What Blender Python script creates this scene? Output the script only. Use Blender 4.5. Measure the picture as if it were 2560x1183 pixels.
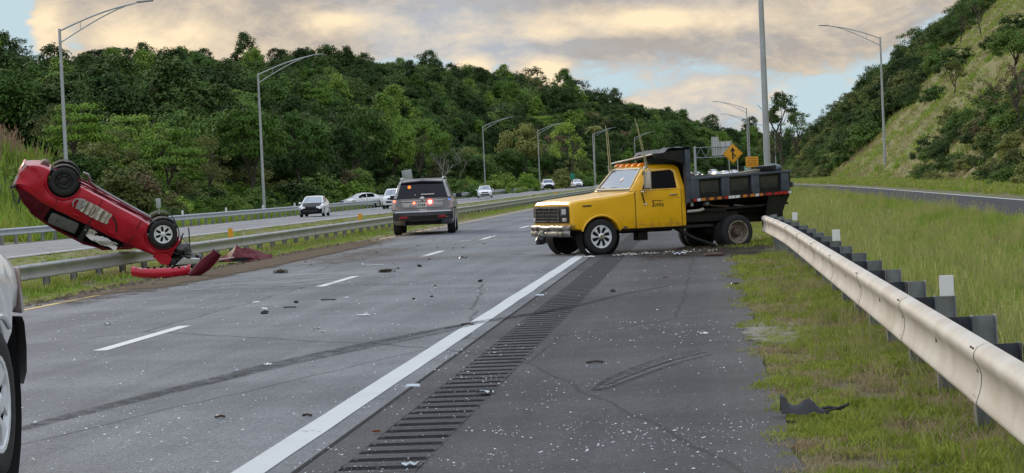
import bpy, bmesh, math, random
import numpy as np
from mathutils import Vector, Matrix, Euler

random.seed(7)
RNG = np.random.default_rng(11)
SC = bpy.context.scene
for _o in list(bpy.data.objects):
    bpy.data.objects.remove(_o)
COL = SC.collection
R = math.radians

# ------------------------------------------------------------------ camera
F, CX, CY = 5100.0, 1280.0, 591.5          # focal length and centre, in photograph pixels (2560 wide)
VPX, VPY, ROLL, EYE = 1760.0, 437.0, 0.042, 1.55
_v = Vector(((VPX - CX) / F, (CY - VPY) / F, -1)).normalized()
_u = Vector((-ROLL, 1, 0)); _u = (_u - _v * _u.dot(_v)).normalized()
_x = _v.cross(_u)
CM = Matrix((_x, _v, _u))
cam_d = bpy.data.cameras.new('camera')
cam_d.sensor_width = 36.0
cam_d.lens = F / 2560 * 36
cam_d.clip_start = 0.3
cam_d.clip_end = 6000
cam = bpy.data.objects.new('camera', cam_d)
COL.objects.link(cam)
cam.matrix_world = Matrix.Translation((0, 0, EYE)) @ CM.to_4x4()
SC.camera = cam

def ray(px, py):
    return CM @ Vector(((px - CX) / F, (CY - py) / F, -1))
def at(px, py, Y):                           # a point of the place seen at a pixel, Y metres ahead
    d = ray(px, py); return Vector((0, 0, EYE)) + d * (Y / d.y)
def on(px, py, z=0.0):                       # the point at height z seen at a pixel
    d = ray(px, py); return Vector((0, 0, EYE)) + d * ((z - EYE) / d.z)
def proj(p):
    c = CM.transposed() @ (Vector(p) - Vector((0, 0, EYE)))
    return (CX - F * c.x / c.z, CY + F * c.y / c.z)

# ------------------------------------------------------------------ world: evening sky with broken cloud
SUN_EL, SUN_AZ = R(20), R(-38)               # azimuth from +Y, positive to the right
W = bpy.data.worlds.new('World'); SC.world = W; W.use_nodes = True
nt = W.node_tree; N = nt.nodes; L = nt.links; N.clear()
def nd(t, **k):
    n = N.new(t)
    for a, b in k.items(): setattr(n, a, b)
    return n
def mth(op, a, b=None, c=None, clamp=False):
    n = N.new('ShaderNodeMath'); n.operation = op; n.use_clamp = clamp
    for i, s in enumerate((a, b, c)):
        if s is None: continue
        if isinstance(s, (int, float)): n.inputs[i].default_value = s
        else: L.new(s, n.inputs[i])
    return n.outputs[0]
def mixc(fac, a, b):
    n = N.new('ShaderNodeMix'); n.data_type = 'RGBA'
    for s, i in ((fac, 0), (a, 6), (b, 7)):
        if isinstance(s, (int, float)): n.inputs[i].default_value = s
        elif isinstance(s, tuple): n.inputs[i].default_value = (*s, 1)
        else: L.new(s, n.inputs[i])
    return n.outputs[2]
out = nd('ShaderNodeOutputWorld'); bg = nd('ShaderNodeBackground'); L.new(bg.outputs[0], out.inputs[0])
SKY_STRENGTH = 0.10
bg.inputs[1].default_value = SKY_STRENGTH
sky = nd('ShaderNodeTexSky', sky_type='NISHITA', sun_disc=False, sun_elevation=SUN_EL, sun_rotation=SUN_AZ,
         air_density=1.0, dust_density=1.2, ozone_density=1.5)
tc = nd('ShaderNodeTexCoord'); sep = nd('ShaderNodeSeparateXYZ'); L.new(tc.outputs['Generated'], sep.inputs[0])
dx, dy, dz = sep.outputs
az = mth('ARCTAN2', dx, dy); el = mth('ARCSINE', dz)           # radians
def gauss(px, py, sx, sy, amp, rot=0.0):     # a cloud or a gap at an azimuth / elevation of the sky
    d = ray(px, py).normalized(); a0 = math.atan2(d.x, d.y); e0 = math.asin(d.z)
    a = mth('SUBTRACT', az, a0); e = mth('SUBTRACT', el, e0)
    ca, sa = math.cos(rot), math.sin(rot)
    a2 = mth('ADD', mth('MULTIPLY', a, ca), mth('MULTIPLY', e, sa))
    e2 = mth('SUBTRACT', mth('MULTIPLY', e, ca), mth('MULTIPLY', a, sa))
    q = mth('ADD', mth('POWER', mth('ABSOLUTE', mth('DIVIDE', a2, sx / F)), 2.0), mth('POWER', mth('ABSOLUTE', mth('DIVIDE', e2, sy / F)), 2.0))
    return mth('MULTIPLY', mth('EXPONENT', mth('MULTIPLY', q, -1.0)), amp)
def summed(lst):
    s = lst[0]
    for q in lst[1:]: s = mth('ADD', s, q)
    return s
comb = nd('ShaderNodeCombineXYZ')
inv = mth('DIVIDE', 1.0, mth('ADD', mth('MAXIMUM', dz, 0.0), 0.5))
L.new(mth('MULTIPLY', dx, inv), comb.inputs[0]); L.new(mth('MULTIPLY', dy, inv), comb.inputs[1]); L.new(mth('MULTIPLY', el, 1.6), comb.inputs[2])
def wnoise(scale, detail, rough, off=0.0, dist=0.0):
    m = nd('ShaderNodeMapping'); m.inputs['Location'].default_value = (off, off * 1.7, off * .6); L.new(comb.outputs[0], m.inputs[0])
    n = nd('ShaderNodeTexNoise'); n.inputs['Scale'].default_value = scale; n.inputs['Detail'].default_value = detail
    n.inputs['Roughness'].default_value = rough; n.inputs['Distortion'].default_value = dist; L.new(m.outputs[0], n.inputs['Vector']); return n.outputs['Fac']
n_big = wnoise(4.4, 7, .6, 3.1, .4); n_mid = wnoise(13.0, 9, .62, 9.4, .5); n_fine = wnoise(38.0, 7, .62, 1.2, .4); n_cool = wnoise(7.0, 5, .6, 17.3, .3)
# coverage: a broad cloud bank, holes of pale blue where the photograph has them
cov = summed([mth('MULTIPLY', mth('SUBTRACT', n_big, .5), 1.5), mth('MULTIPLY', mth('SUBTRACT', n_mid, .5), 2.3), mth('MULTIPLY', mth('SUBTRACT', n_fine, .5), 1.2),
    gauss(-60, 120, 170, 230, -2.0), gauss(2080, 225, 300, 60, -1.0, .12), gauss(1290, 170, 330, 40, -.55), gauss(1010, 160, 200, 40, -.9),
    gauss(1560, 215, 170, 50, -.5), gauss(1900, 330, 180, 70, -.15), gauss(2420, 70, 170, 70, -.7, .5), gauss(1800, 175, 90, 30, -.45), gauss(1650, 300, 200, 60, .5), gauss(2000, 380, 200, 40, .2),
    gauss(500, 60, 500, 150, .6), gauss(1500, 60, 800, 90, .8, .02), gauss(1780, 250, 90, 60, .55), gauss(1930, 250, 60, 30, .35),
    gauss(1180, 175, 45, 28, 1.0), gauss(1365, 180, 45, 40, 1.2), gauss(110, 60, 40, 70, .8)])
cov = mth('MULTIPLY', mth('ADD', cov, .60), 1.6, clamp=True)
n = nd('ShaderNodeMapRange'); n.interpolation_type = 'SMOOTHSTEP'; L.new(cov, n.inputs[0]); cov = n.outputs[0]
# how strongly the low sun gilds the cloud
gild = summed([mth('MULTIPLY', mth('SUBTRACT', n_mid, .5), 1.7), mth('MULTIPLY', mth('SUBTRACT', n_big, .5), .6),
    gauss(350, 105, 190, 60, .9), gauss(600, 150, 200, 40, .35), gauss(110, 60, 60, 70, .8), gauss(840, 50, 90, 30, 1.0), gauss(1620, 50, 330, 34, .62, -.03), gauss(1630, 45, 120, 26, .5, -.03), gauss(1360, 85, 200, 22, .4),
    gauss(1180, 175, 50, 34, 1.25), gauss(1370, 190, 55, 50, 1.3), gauss(1650, 280, 140, 60, .35), gauss(1960, 235, 40, 22, .55), gauss(2150, 20, 220, 40, .25),
    gauss(1330, 10, 260, 40, -.35), gauss(700, 20, 120, 60, -.25), gauss(1450, 120, 250, 22, -.3)])
gild = mth('ADD', mth('ADD', gild, mth('MULTIPLY', mth('SUBTRACT', n_fine, .5),   .9)), .10, clamp=True)
coolf = nd('ShaderNodeMapRange'); coolf.interpolation_type = 'SMOOTHSTEP'; L.new(summed([n_cool, gauss(1080, 90, 200, 90, .30), gauss(1750, 260, 200, 90, .30), gauss(350, 120, 300, 120, -.2)]), coolf.inputs[0]); coolf.inputs[1].default_value = .42; coolf.inputs[2].default_value = .72
low = mixc(coolf.outputs[0], (3.95, 3.6, 3.3), (4.2, 4.4, 4.75))
lit = mixc(gild, low, (9.3, 7.5, 5.1))
hz = nd('ShaderNodeMapRange'); hz.interpolation_type = 'SMOOTHSTEP'; L.new(el, hz.inputs[0]); hz.inputs[1].default_value = .10; hz.inputs[2].default_value = .75; hz.inputs[3].default_value = 1.0; hz.inputs[4].default_value = 0.0; haze_f = hz.outputs[0]
blue = mixc(haze_f, sky.outputs[0], (4.8, 6.1, 6.7))
# higher up the cloud deck is lit from below and above and reads as bright soft grey
high = nd('ShaderNodeMapRange'); high.interpolation_type = 'SMOOTHSTEP'; L.new(el, high.inputs[0]); high.inputs[1].default_value = .08; high.inputs[2].default_value = .6
lit = mixc(high.outputs[0], lit, (9.4, 10.3, 11.8))
L.new(mixc(cov, blue, lit), bg.inputs[0])

sl = bpy.data.lights.new('sun', 'SUN'); sl.energy = 1.5; sl.angle = R(11); sl.color = (1.0, .86, .66)
sun = bpy.data.objects.new('sun', sl); COL.objects.link(sun)
sd = Vector((math.sin(SUN_AZ) * math.cos(SUN_EL), math.cos(SUN_AZ) * math.cos(SUN_EL), math.sin(SUN_EL)))
sun.rotation_euler = (-sd).to_track_quat('-Z', 'Y').to_euler()
SC.view_settings.view_transform = 'Standard'; SC.view_settings.look = 'None'
SC.view_settings.exposure = 0.2; SC.view_settings.gamma = 1.0; SC.view_settings.use_curve_mapping = False
SC.cycles.max_bounces = 6; SC.cycles.transparent_max_bounces = 8; SC.cycles.use_denoising = True

# ------------------------------------------------------------------ materials
MATS = {}
def mat(name, color, rough=.6, metal=0.0, var=0.0, scale=5.0, bump=0.0, bscale=None, color2=None, coat=0.0, emit=None, estr=0.0, spec=.5, objspace=False, thr=None, trans=0.0, randvar=0.0):
    if name in MATS: return MATS[name]
    m = bpy.data.materials.new(name); m.use_nodes = True
    t = m.node_tree; b = t.nodes['Principled BSDF']
    b.inputs['Base Color'].default_value = (*color, 1); b.inputs['Roughness'].default_value = rough
    b.inputs['Metallic'].default_value = metal; b.inputs['Coat Weight'].default_value = coat
    b.inputs['Coat Roughness'].default_value = .06; b.inputs['Specular IOR Level'].default_value = spec
    if emit: b.inputs['Emission Color'].default_value = (*emit, 1); b.inputs['Emission Strength'].default_value = estr
    vec = None
    if var or bump or color2 or thr:
        if objspace: c = t.nodes.new('ShaderNodeTexCoord'); vec = c.outputs['Object']
        else: c = t.nodes.new('ShaderNodeNewGeometry'); vec = c.outputs['Position']
        n = t.nodes.new('ShaderNodeTexNoise'); n.inputs['Scale'].default_value = scale; n.inputs['Detail'].default_value = 6; n.inputs['Roughness'].default_value = .62
        t.links.new(vec, n.inputs['Vector'])
        r = t.nodes.new('ShaderNodeMapRange'); lo, hi = thr or (.32, .68)
        r.inputs[1].default_value = lo; r.inputs[2].default_value = hi; t.links.new(n.outputs['Fac'], r.inputs[0])
        mx = t.nodes.new('ShaderNodeMix'); mx.data_type = 'RGBA'; t.links.new(r.outputs[0], mx.inputs[0])
        c2 = color2 or tuple(min(1, q * (1 + var)) for q in color); c1 = color if color2 else tuple(q * (1 - var) for q in color)
        mx.inputs[6].default_value = (*c1, 1); mx.inputs[7].default_value = (*c2, 1)
        col = mx.outputs[2]
        if randvar:
            oi = t.nodes.new('ShaderNodeObjectInfo'); hs = t.nodes.new('ShaderNodeHueSaturation')
            mr = t.nodes.new('ShaderNodeMapRange'); t.links.new(oi.outputs['Random'], mr.inputs[0]); mr.inputs[3].default_value = 1 - randvar; mr.inputs[4].default_value = 1 + randvar
            t.links.new(mr.outputs[0], hs.inputs['Value'])
            mr2 = t.nodes.new('ShaderNodeMapRange'); t.links.new(oi.outputs['Random'], mr2.inputs[0]); mr2.inputs[3].default_value = .5 + .035 * randvar; mr2.inputs[4].default_value = .5 - .035 * randvar
            t.links.new(mr2.outputs[0], hs.inputs['Hue']); t.links.new(col, hs.inputs['Color']); col = hs.outputs[0]
        t.links.new(col, b.inputs['Base Color'])
        if bump:
            n2 = t.nodes.new('ShaderNodeTexNoise'); n2.inputs['Scale'].default_value = bscale or scale * 4; n2.inputs['Detail'].default_value = 4; t.links.new(vec, n2.inputs['Vector'])
            bp = t.nodes.new('ShaderNodeBump'); bp.inputs['Strength'].default_value = bump; bp.inputs['Distance'].default_value = .02
            t.links.new(n2.outputs['Fac'], bp.inputs['Height']); t.links.new(bp.outputs[0], b.inputs['Normal'])
        if trans:
            tr = t.nodes.new('ShaderNodeBsdfTranslucent'); t.links.new(col, tr.inputs[0])
            ms = t.nodes.new('ShaderNodeMixShader'); ms.inputs[0].default_value = trans
            t.links.new(b.outputs[0], ms.inputs[1]); t.links.new(tr.outputs[0], ms.inputs[2])
            t.links.new(ms.outputs[0], t.nodes['Material Output'].inputs[0])
    MATS[name] = m
    return m

# ------------------------------------------------------------------ mesh helpers
class MB:
    def __init__(s): s.v = []; s.f = []
    def add(s, vs, fs):
        o = len(s.v); s.v += [tuple(q) for q in vs]; s.f += [tuple(o + i for i in f) for f in fs]; return s
    def box(s, c, size, rot=None):
        hx, hy, hz = (q / 2 for q in size)
        vs = [Vector((x, y, z)) for z in (-hz, hz) for y in (-hy, hy) for x in (-hx, hx)]
        if rot is not None:
            M = Euler(rot).to_matrix() if not isinstance(rot, Matrix) else rot
            vs = [M @ q for q in vs]
        c = Vector(c)
        return s.add([q + c for q in vs], [(0, 2, 3, 1), (4, 5, 7, 6), (0, 1, 5, 4), (2, 6, 7, 3), (0, 4, 6, 2), (1, 3, 7, 5)])
    def hexa(s, p):                          # eight corners: four below, four above, both in the same turn
        return s.add(p, [(3, 2, 1, 0), (4, 5, 6, 7), (0, 1, 5, 4), (1, 2, 6, 5), (2, 3, 7, 6), (3, 0, 4, 7)])
    def plate(s, pts, n):                    # a polygon with thickness along n
        k = len(pts); n = Vector(n); p = [Vector(q) for q in pts]
        return s.add(p + [q + n for q in p], [tuple(range(k - 1, -1, -1)), tuple(range(k, 2 * k))] + [(i, (i + 1) % k, k + (i + 1) % k, k + i) for i in range(k)])
    def frame(s, outer, inner, n):           # a ring between two polygons of equal count, with thickness
        k = len(outer); n = Vector(n); o = [Vector(q) for q in outer]; i_ = [Vector(q) for q in inner]
        vs = o + i_ + [q + n for q in o] + [q + n for q in i_]; fs = []
        for a in range(k):
            b = (a + 1) % k
            fs += [(a, k + a, k + b, b), (2 * k + a, 2 * k + b, 3 * k + b, 3 * k + a), (a, b, 2 * k + b, 2 * k + a), (k + a, 3 * k + a, 3 * k + b, k + b)]
        return s.add(vs, fs)
    def cyl(s, p0, p1, r0, r1=None, n=10, cap=True):
        r1 = r0 if r1 is None else r1
        p0 = Vector(p0); p1 = Vector(p1); d = (p1 - p0).normalized()
        a = d.orthogonal().normalized(); b = d.cross(a)
        vs = []
        for p, r in ((p0, r0), (p1, r1)):
            vs += [p + (a * math.cos(2 * math.pi * i / n) + b * math.sin(2 * math.pi * i / n)) * r for i in range(n)]
        fs = [(i, (i + 1) % n, n + (i + 1) % n, n + i) for i in range(n)]
        if cap: fs += [tuple(range(n - 1, -1, -1)), tuple(range(n, 2 * n))]
        return s.add(vs, fs)
    def tube(s, path, rad, n=8):
        path = [Vector(p) for p in path]; k = len(path)
        if not hasattr(rad, '__len__'): rad = [rad] * k
        vs = []; a = None
        for i, p in enumerate(path):
            d = (path[min(i + 1, k - 1)] - path[max(i - 1, 0)]).normalized()
            a = d.orthogonal().normalized() if a is None else (a - d * a.dot(d)).normalized()
            b = d.cross(a)
            vs += [p + (a * math.cos(2 * math.pi * j / n) + b * math.sin(2 * math.pi * j / n)) * rad[i] for j in range(n)]
        fs = [(i * n + j, i * n + (j + 1) % n, (i + 1) * n + (j + 1) % n, (i + 1) * n + j) for i in range(k - 1) for j in range(n)]
        fs += [tuple(range(n - 1, -1, -1)), tuple(range((k - 1) * n, k * n))]
        return s.add(vs, fs)
    def lathe(s, prof, c, axis='y', n=28, sign=1):   # prof: (radius, offset along the axis)
        c = Vector(c); k = len(prof); vs = []
        for r, o in prof:
            for j in range(n):
                t = 2 * math.pi * j / n
                q = {'y': (r * math.cos(t), o * sign, r * math.sin(t)), 'z': (r * math.cos(t), r * math.sin(t), o), 'x': (o * sign, r * math.cos(t), r * math.sin(t))}[axis]
                vs.append(c + Vector(q))
        fs = [(i * n + j, i * n + (j + 1) % n, (i + 1) * n + (j + 1) % n, (i + 1) * n + j) for i in range(k - 1) for j in range(n)]
        return s.add(vs, fs)
    def grid(s, P):                          # P[i][j] points
        a = len(P); b = len(P[0]); vs = [q for r in P for q in r]
        return s.add(vs, [(i * b + j, i * b + j + 1, (i + 1) * b + j + 1, (i + 1) * b + j) for i in range(a - 1) for j in range(b - 1)])
    def build(s, name, m, parent=None, smooth=35, bevel=0.0, seg=2, loc=None, fix=True):
        me = bpy.data.meshes.new(name); me.from_pydata(s.v, [], s.f)
        if fix or bevel:
            bm = bmesh.new(); bm.from_mesh(me)
            if fix: bmesh.ops.recalc_face_normals(bm, faces=bm.faces)
            if bevel:
                ed = [e for e in bm.edges if len(e.link_faces) == 2 and e.calc_face_angle(0) > .5]
                bmesh.ops.bevel(bm, geom=ed, offset=bevel, segments=seg, profile=.65, affect='EDGES', clamp_overlap=True)
            bm.to_mesh(me); bm.free()
        me.materials.append(m)
        if smooth:
            me.polygons.foreach_set('use_smooth', [True] * len(me.polygons))
            me.set_sharp_from_angle(angle=R(smooth))
        o = bpy.data.objects.new(name, me); COL.objects.link(o)
        if parent: o.parent = parent
        if loc is not None: o.location = loc
        return o

def npmesh(name, V, Fq, m, smooth=False, parent=None, link=True):   # numpy verts (n,3), quads or tris (k,c)
    me = bpy.data.meshes.new(name); k, c = Fq.shape
    me.vertices.add(len(V)); me.vertices.foreach_set('co', np.asarray(V, dtype=np.float32).ravel())
    me.loops.add(k * c); me.loops.foreach_set('vertex_index', np.asarray(Fq, dtype=np.int32).ravel())
    me.polygons.add(k); me.polygons.foreach_set('loop_start', np.arange(0, k * c, c, dtype=np.int32))
    if smooth: me.polygons.foreach_set('use_smooth', np.ones(k, dtype=bool))
    me.update(calc_edges=True); me.materials.append(m)
    o = bpy.data.objects.new(name, me)
    if link: COL.objects.link(o)
    if parent: o.parent = parent
    return o

def tag(o, label, cat, group=None):
    o['label'] = label; o['category'] = cat
    if group: o['group'] = group
    return o
def thing(name, label, cat, loc=(0, 0, 0), rz=0.0, group=None):
    o = bpy.data.objects.new(name, None); COL.objects.link(o); o.empty_display_size = .2
    o.location = loc; o.rotation_euler = (0, 0, rz)
    return tag(o, label, cat, group)
def struct(o, label=None, kind='structure'):
    o['kind'] = kind
    if label: o['label'] = label
    return o
def kids(o): return [c for c in bpy.data.objects if c.parent == o]
def copy_tree(o, parent=None):
    c = o.copy(); COL.objects.link(c)
    if parent: c.parent = parent
    for ch in o.children: copy_tree(ch, c)
    return c
def dup(o, label, loc, rz=0.0, scale=1.0):
    c = copy_tree(o); c.location = loc; c.rotation_euler = (0, 0, rz); c.scale = (scale,) * 3; c['label'] = label
    return c

def scatter(name, P, rot, scl, idx, sources, label, cat=None):
    """One countless mass: points that carry rotation, size and kind, each grown into one of the source meshes."""
    n = len(P); me = bpy.data.meshes.new(name); me.vertices.add(n); me.vertices.foreach_set('co', np.asarray(P, dtype=np.float32).ravel())
    for an, ty, key, d in (('rot', 'FLOAT_VECTOR', 'vector', rot), ('scl', 'FLOAT_VECTOR', 'vector', scl), ('kind_index', 'INT', 'value', idx)):
        a = me.attributes.new(an, ty, 'POINT'); a.data.foreach_set(key, np.asarray(d, dtype=np.int32 if ty == 'INT' else np.float32).ravel())
    o = bpy.data.objects.new(name, me); COL.objects.link(o)
    g = bpy.data.node_groups.new(name + '_nodes', 'GeometryNodeTree')
    g.interface.new_socket('Geometry', in_out='INPUT', socket_type='NodeSocketGeometry'); g.interface.new_socket('Geometry', in_out='OUTPUT', socket_type='NodeSocketGeometry')
    gi = g.nodes.new('NodeGroupInput'); go = g.nodes.new('NodeGroupOutput')
    m2p = g.nodes.new('GeometryNodeMeshToPoints'); iop = g.nodes.new('GeometryNodeInstanceOnPoints'); jn = g.nodes.new('GeometryNodeJoinGeometry')
    g.links.new(gi.outputs[0], m2p.inputs[0]); g.links.new(m2p.outputs[0], iop.inputs['Points'])
    for s in reversed(sources):              # the join lists its inputs last first
        oi = g.nodes.new('GeometryNodeObjectInfo'); oi.transform_space = 'ORIGINAL'; oi.inputs['Object'].default_value = s; oi.inputs['As Instance'].default_value = True
        g.links.new(oi.outputs['Geometry'], jn.inputs[0])
    g.links.new(jn.outputs[0], iop.inputs['Instance']); iop.inputs['Pick Instance'].default_value = True
    def na(nm, ty):
        q = g.nodes.new('GeometryNodeInputNamedAttribute'); q.data_type = ty; q.inputs[0].default_value = nm
        return next(x for x in q.outputs if x.enabled and x.name == 'Attribute')
    e2r = g.nodes.new('FunctionNodeEulerToRotation'); g.links.new(na('rot', 'FLOAT_VECTOR'), e2r.inputs[0])
    g.links.new(e2r.outputs[0], iop.inputs['Rotation']); g.links.new(na('scl', 'FLOAT_VECTOR'), iop.inputs['Scale']); g.links.new(na('kind_index', 'INT'), iop.inputs['Instance Index'])
    g.links.new(iop.outputs[0], go.inputs[0])
    md = o.modifiers.new('scatter', 'NODES'); md.node_group = g
    o['kind'] = 'stuff'; o['label'] = label
    if cat: o['category'] = cat
    return o

# ------------------------------------------------------------------ the lie of the land (X right, Y ahead, Z up; the camera stands at 0,0)
def cshift(Y): Y = np.asarray(Y, float); q = np.clip(Y - 280, 0, 620); return 3.5e-4 * q * q + np.clip(Y - 900, 0, None) * .434
def elev(Y): Y = np.asarray(Y, float); q = np.clip(Y - 150, 0, 450); return 6e-6 * q * q + np.clip(Y - 600, 0, None) * .0035
_gu = [-400, -37, -32, -31, -22.6, -21, -17, -14.6, -12.4, -10.5, -2, .6, 1.7, 3.2, 4.4, 6.2, 6.6, 10.0, 11, 14.5, 400]
_gz = [-.15, -.15, -.2, -.2, -.2, -.24, -.32, -.24, -.2, -.02, 0, 0, .02, -.10, -.06, .30, .30, .30, .38, .55, .55]
_ry = [0, 110, 320, 420, 500, 590, 675, 745, 830, 880, 1400]
_rh = [10, 11, 14.2, 20, 24, 26, 24.5, 16.5, 7.5, 0, 0]
_ch = [0, 150, 300, 400, 480, 560, 610, 1400]
_cc = [70, 70, 50, 26, 11, 4, 0, 0]
def smooth01(t): t = np.clip(t, 0, 1); return t * t * (3 - 2 * t)
def wob(X, Y, s=1.0): return s * (np.sin(X * .21 + 1.3) * np.cos(Y * .17) + .6 * np.sin(X * .47 - Y * .31) + .35 * np.cos(X * .9 + Y * .7))
def hillL(X, Y):
    d = -np.asarray(X, float) + cshift(Y) - 37.0
    near = smooth01((185 - np.asarray(Y, float)) / 50.0)
    S = .25 * np.clip(d / 75, 0, 1) + .75 * smooth01(d / 80)
    S = S * (1 - near) + near * 1.4 * (.62 * smooth01(d / 26) + .38 * smooth01(d / 80))
    h = np.interp(Y, _ry, _rh) * S
    return np.where(d > 0, h + wob(X, Y, .35) * np.clip(d / 12, 0, 1), 0)
def xbase(Y): return 14.3 + np.maximum(0, cshift(Y) - 3.5)
def hillR(X, Y):
    d = np.asarray(X, float) - xbase(Y); c = np.interp(Y, _ch, _cc) + 1e-3
    t = np.clip(d, 0, None) * .95
    h = c * np.tanh(t / c)
    return np.where(d > 0, h + wob(X * 1.3, Y * 1.3, .22) * np.clip(d / 4, 0, 1), 0)
def ground(X, Y):
    X = np.asarray(X, float); Y = np.asarray(Y, float)
    return np.interp(X - cshift(Y), _gu, _gz) + elev(Y) + hillL(X, Y) + hillR(X, Y)
def gz(x, y): return float(ground(x, y))

def sheet(name, us, ys, m, dz=0.0, curved=True, zf=ground, smooth=True):
    us = np.asarray(us, float); ys = np.asarray(ys, float)
    Yg, Ug = np.meshgrid(ys, us, indexing='ij'); Xg = Ug + (cshift(Yg) if curved else 0)
    Z = zf(Xg, Yg) + dz; V = np.stack([Xg, Yg, Z], -1).reshape(-1, 3)
    a, b = Yg.shape; i = np.arange((a - 1) * b).reshape(a - 1, b)[:, :-1].ravel()
    return struct(npmesh(name, V, np.stack([i, i + 1, i + b + 1, i + b], 1), m, smooth))

def nodes_of(name, rough=.85):
    m = bpy.data.materials.new(name); m.use_nodes = True; t = m.node_tree; b = t.nodes['Principled BSDF']; b.inputs['Roughness'].default_value = rough
    return m, t, b
class G:                                     # small helper to write node chains
    def __init__(s, t):
        s.t = t; s.pos = t.nodes.new('ShaderNodeNewGeometry').outputs['Position']
        q = t.nodes.new('ShaderNodeSeparateXYZ'); t.links.new(s.pos, q.inputs[0]); s.x, s.y, s.z = q.outputs
    def _in(s, i, v):
        if isinstance(v, (int, float)): i.default_value = v
        elif isinstance(v, tuple): i.default_value = (*v, 1)[:len(i.default_value)]
        else: s.t.links.new(v, i)
    def m(s, op, a, b=0.0, c=0.0, clamp=False):
        n = s.t.nodes.new('ShaderNodeMath'); n.operation = op; n.use_clamp = clamp
        for i, v in zip(n.inputs, (a, b, c)): s._in(i, v)
        return n.outputs[0]
    def noise(s, scale, detail=5, rough=.6, stretch=None):
        v = s.pos
        if stretch:
            mp = s.t.nodes.new('ShaderNodeMapping'); mp.inputs['Scale'].default_value = stretch; s.t.links.new(v, mp.inputs[0]); v = mp.outputs[0]
        n = s.t.nodes.new('ShaderNodeTexNoise'); n.inputs['Scale'].default_value = scale; n.inputs['Detail'].default_value = detail; n.inputs['Roughness'].default_value = rough
        s.t.links.new(v, n.inputs['Vector']); return n.outputs['Fac']
    def ramp(s, v, lo, hi, a=0.0, b=1.0):
        n = s.t.nodes.new('ShaderNodeMapRange'); n.interpolation_type = 'SMOOTHSTEP'; s._in(n.inputs[0], v)
        for i, q in zip((1, 2, 3, 4), (lo, hi, a, b)): n.inputs[i].default_value = q
        return n.outputs[0]
    def mix(s, f, a, b, blend='MIX'):
        n = s.t.nodes.new('ShaderNodeMix'); n.data_type = 'RGBA'; n.blend_type = blend
        s._in(n.inputs[0], f); s._in(n.inputs[6], a); s._in(n.inputs[7], b); return n.outputs[2]
    def bump(s, b, h, strength, dist=.01):
        n = s.t.nodes.new('ShaderNodeBump'); n.inputs['Strength'].default_value = strength; n.inputs['Distance'].default_value = dist
        s.t.links.new(h, n.inputs['Height']); s.t.links.new(n.outputs[0], b.inputs['Normal'])

def asphalt(name, c1, c2, speck=.5, band=0.0, rough=.8):
    m, t, b = nodes_of(name, rough); g = G(t); b.inputs['Specular IOR Level'].default_value = .12
    big = g.noise(.22, 5, .6); lon = g.noise(1.0, 4, .6, (1.6, .05, 1)); mid = g.noise(2.3, 6, .65); fine = g.noise(62, 3, .7); cross = g.noise(1.0, 3, .5, (.04, .55, 1))
    f = g.m('ADD', g.m('MULTIPLY', big, .45), g.m('ADD', g.m('MULTIPLY', lon, .35 + band), g.m('MULTIPLY', mid, .25)))
    f = g.m('ADD', f, g.m('MULTIPLY', g.m('SUBTRACT', cross, .5), .35))
    col = g.mix(g.ramp(f, .38 + band * .5, .68 + band * .5), c1, c2)
    col = g.mix(g.ramp(fine, .35, .65, .0, 1.0), g.mix(1.0, col, (.62, .62, .62), 'MULTIPLY'), g.mix(1.0, col, (1.32, 1.31, 1.28), 'MULTIPLY'))
    mf = g.noise(19, 3, .75); col = g.mix(g.ramp(mf, .3, .7), g.mix(1.0, col, (.78, .78, .79), 'MULTIPLY'), g.mix(1.0, col, (1.2, 1.2, 1.2), 'MULTIPLY'))
    vn = t.nodes.new('ShaderNodeTexVoronoi'); vn.inputs['Scale'].default_value = 26; t.links.new(g.pos, vn.inputs['Vector'])
    w = g.m('MULTIPLY', g.ramp(vn.outputs['Distance'], .13, .20, 1, 0), speck)
    rnd = t.nodes.new('ShaderNodeSeparateColor'); t.links.new(vn.outputs['Color'], rnd.inputs[0])
    w = g.m('MULTIPLY', w, g.ramp(rnd.outputs[0], .72, .9))
    col = g.mix(w, col, (.34, .34, .33))
    crack = t.nodes.new('ShaderNodeTexVoronoi'); crack.feature = 'DISTANCE_TO_EDGE'; crack.inputs['Scale'].default_value = .22
    mp = t.nodes.new('ShaderNodeMapping'); mp.inputs['Scale'].default_value = (1, .35, 1); n3 = t.nodes.new('ShaderNodeTexNoise'); n3.inputs['Scale'].default_value = .9; n3.inputs['Detail'].default_value = 6
    t.links.new(g.pos, n3.inputs['Vector']); t.links.new(g.mix(.25, g.pos, n3.outputs['Color'], 'ADD'), mp.inputs[0]); t.links.new(mp.outputs[0], crack.inputs['Vector'])
    col = g.mix(g.ramp(crack.outputs['Distance'], .0, .006, .55, 0), col, (.018, .018, .02))
    t.links.new(col, b.inputs['Base Color']); g.bump(b, fine, .5, .006)
    return m, t, b, g, col

M_road, _t, _b, _g, _c = asphalt('worn asphalt', (.122, .132, .150), (.205, .217, .238), .6, .1)
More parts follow.
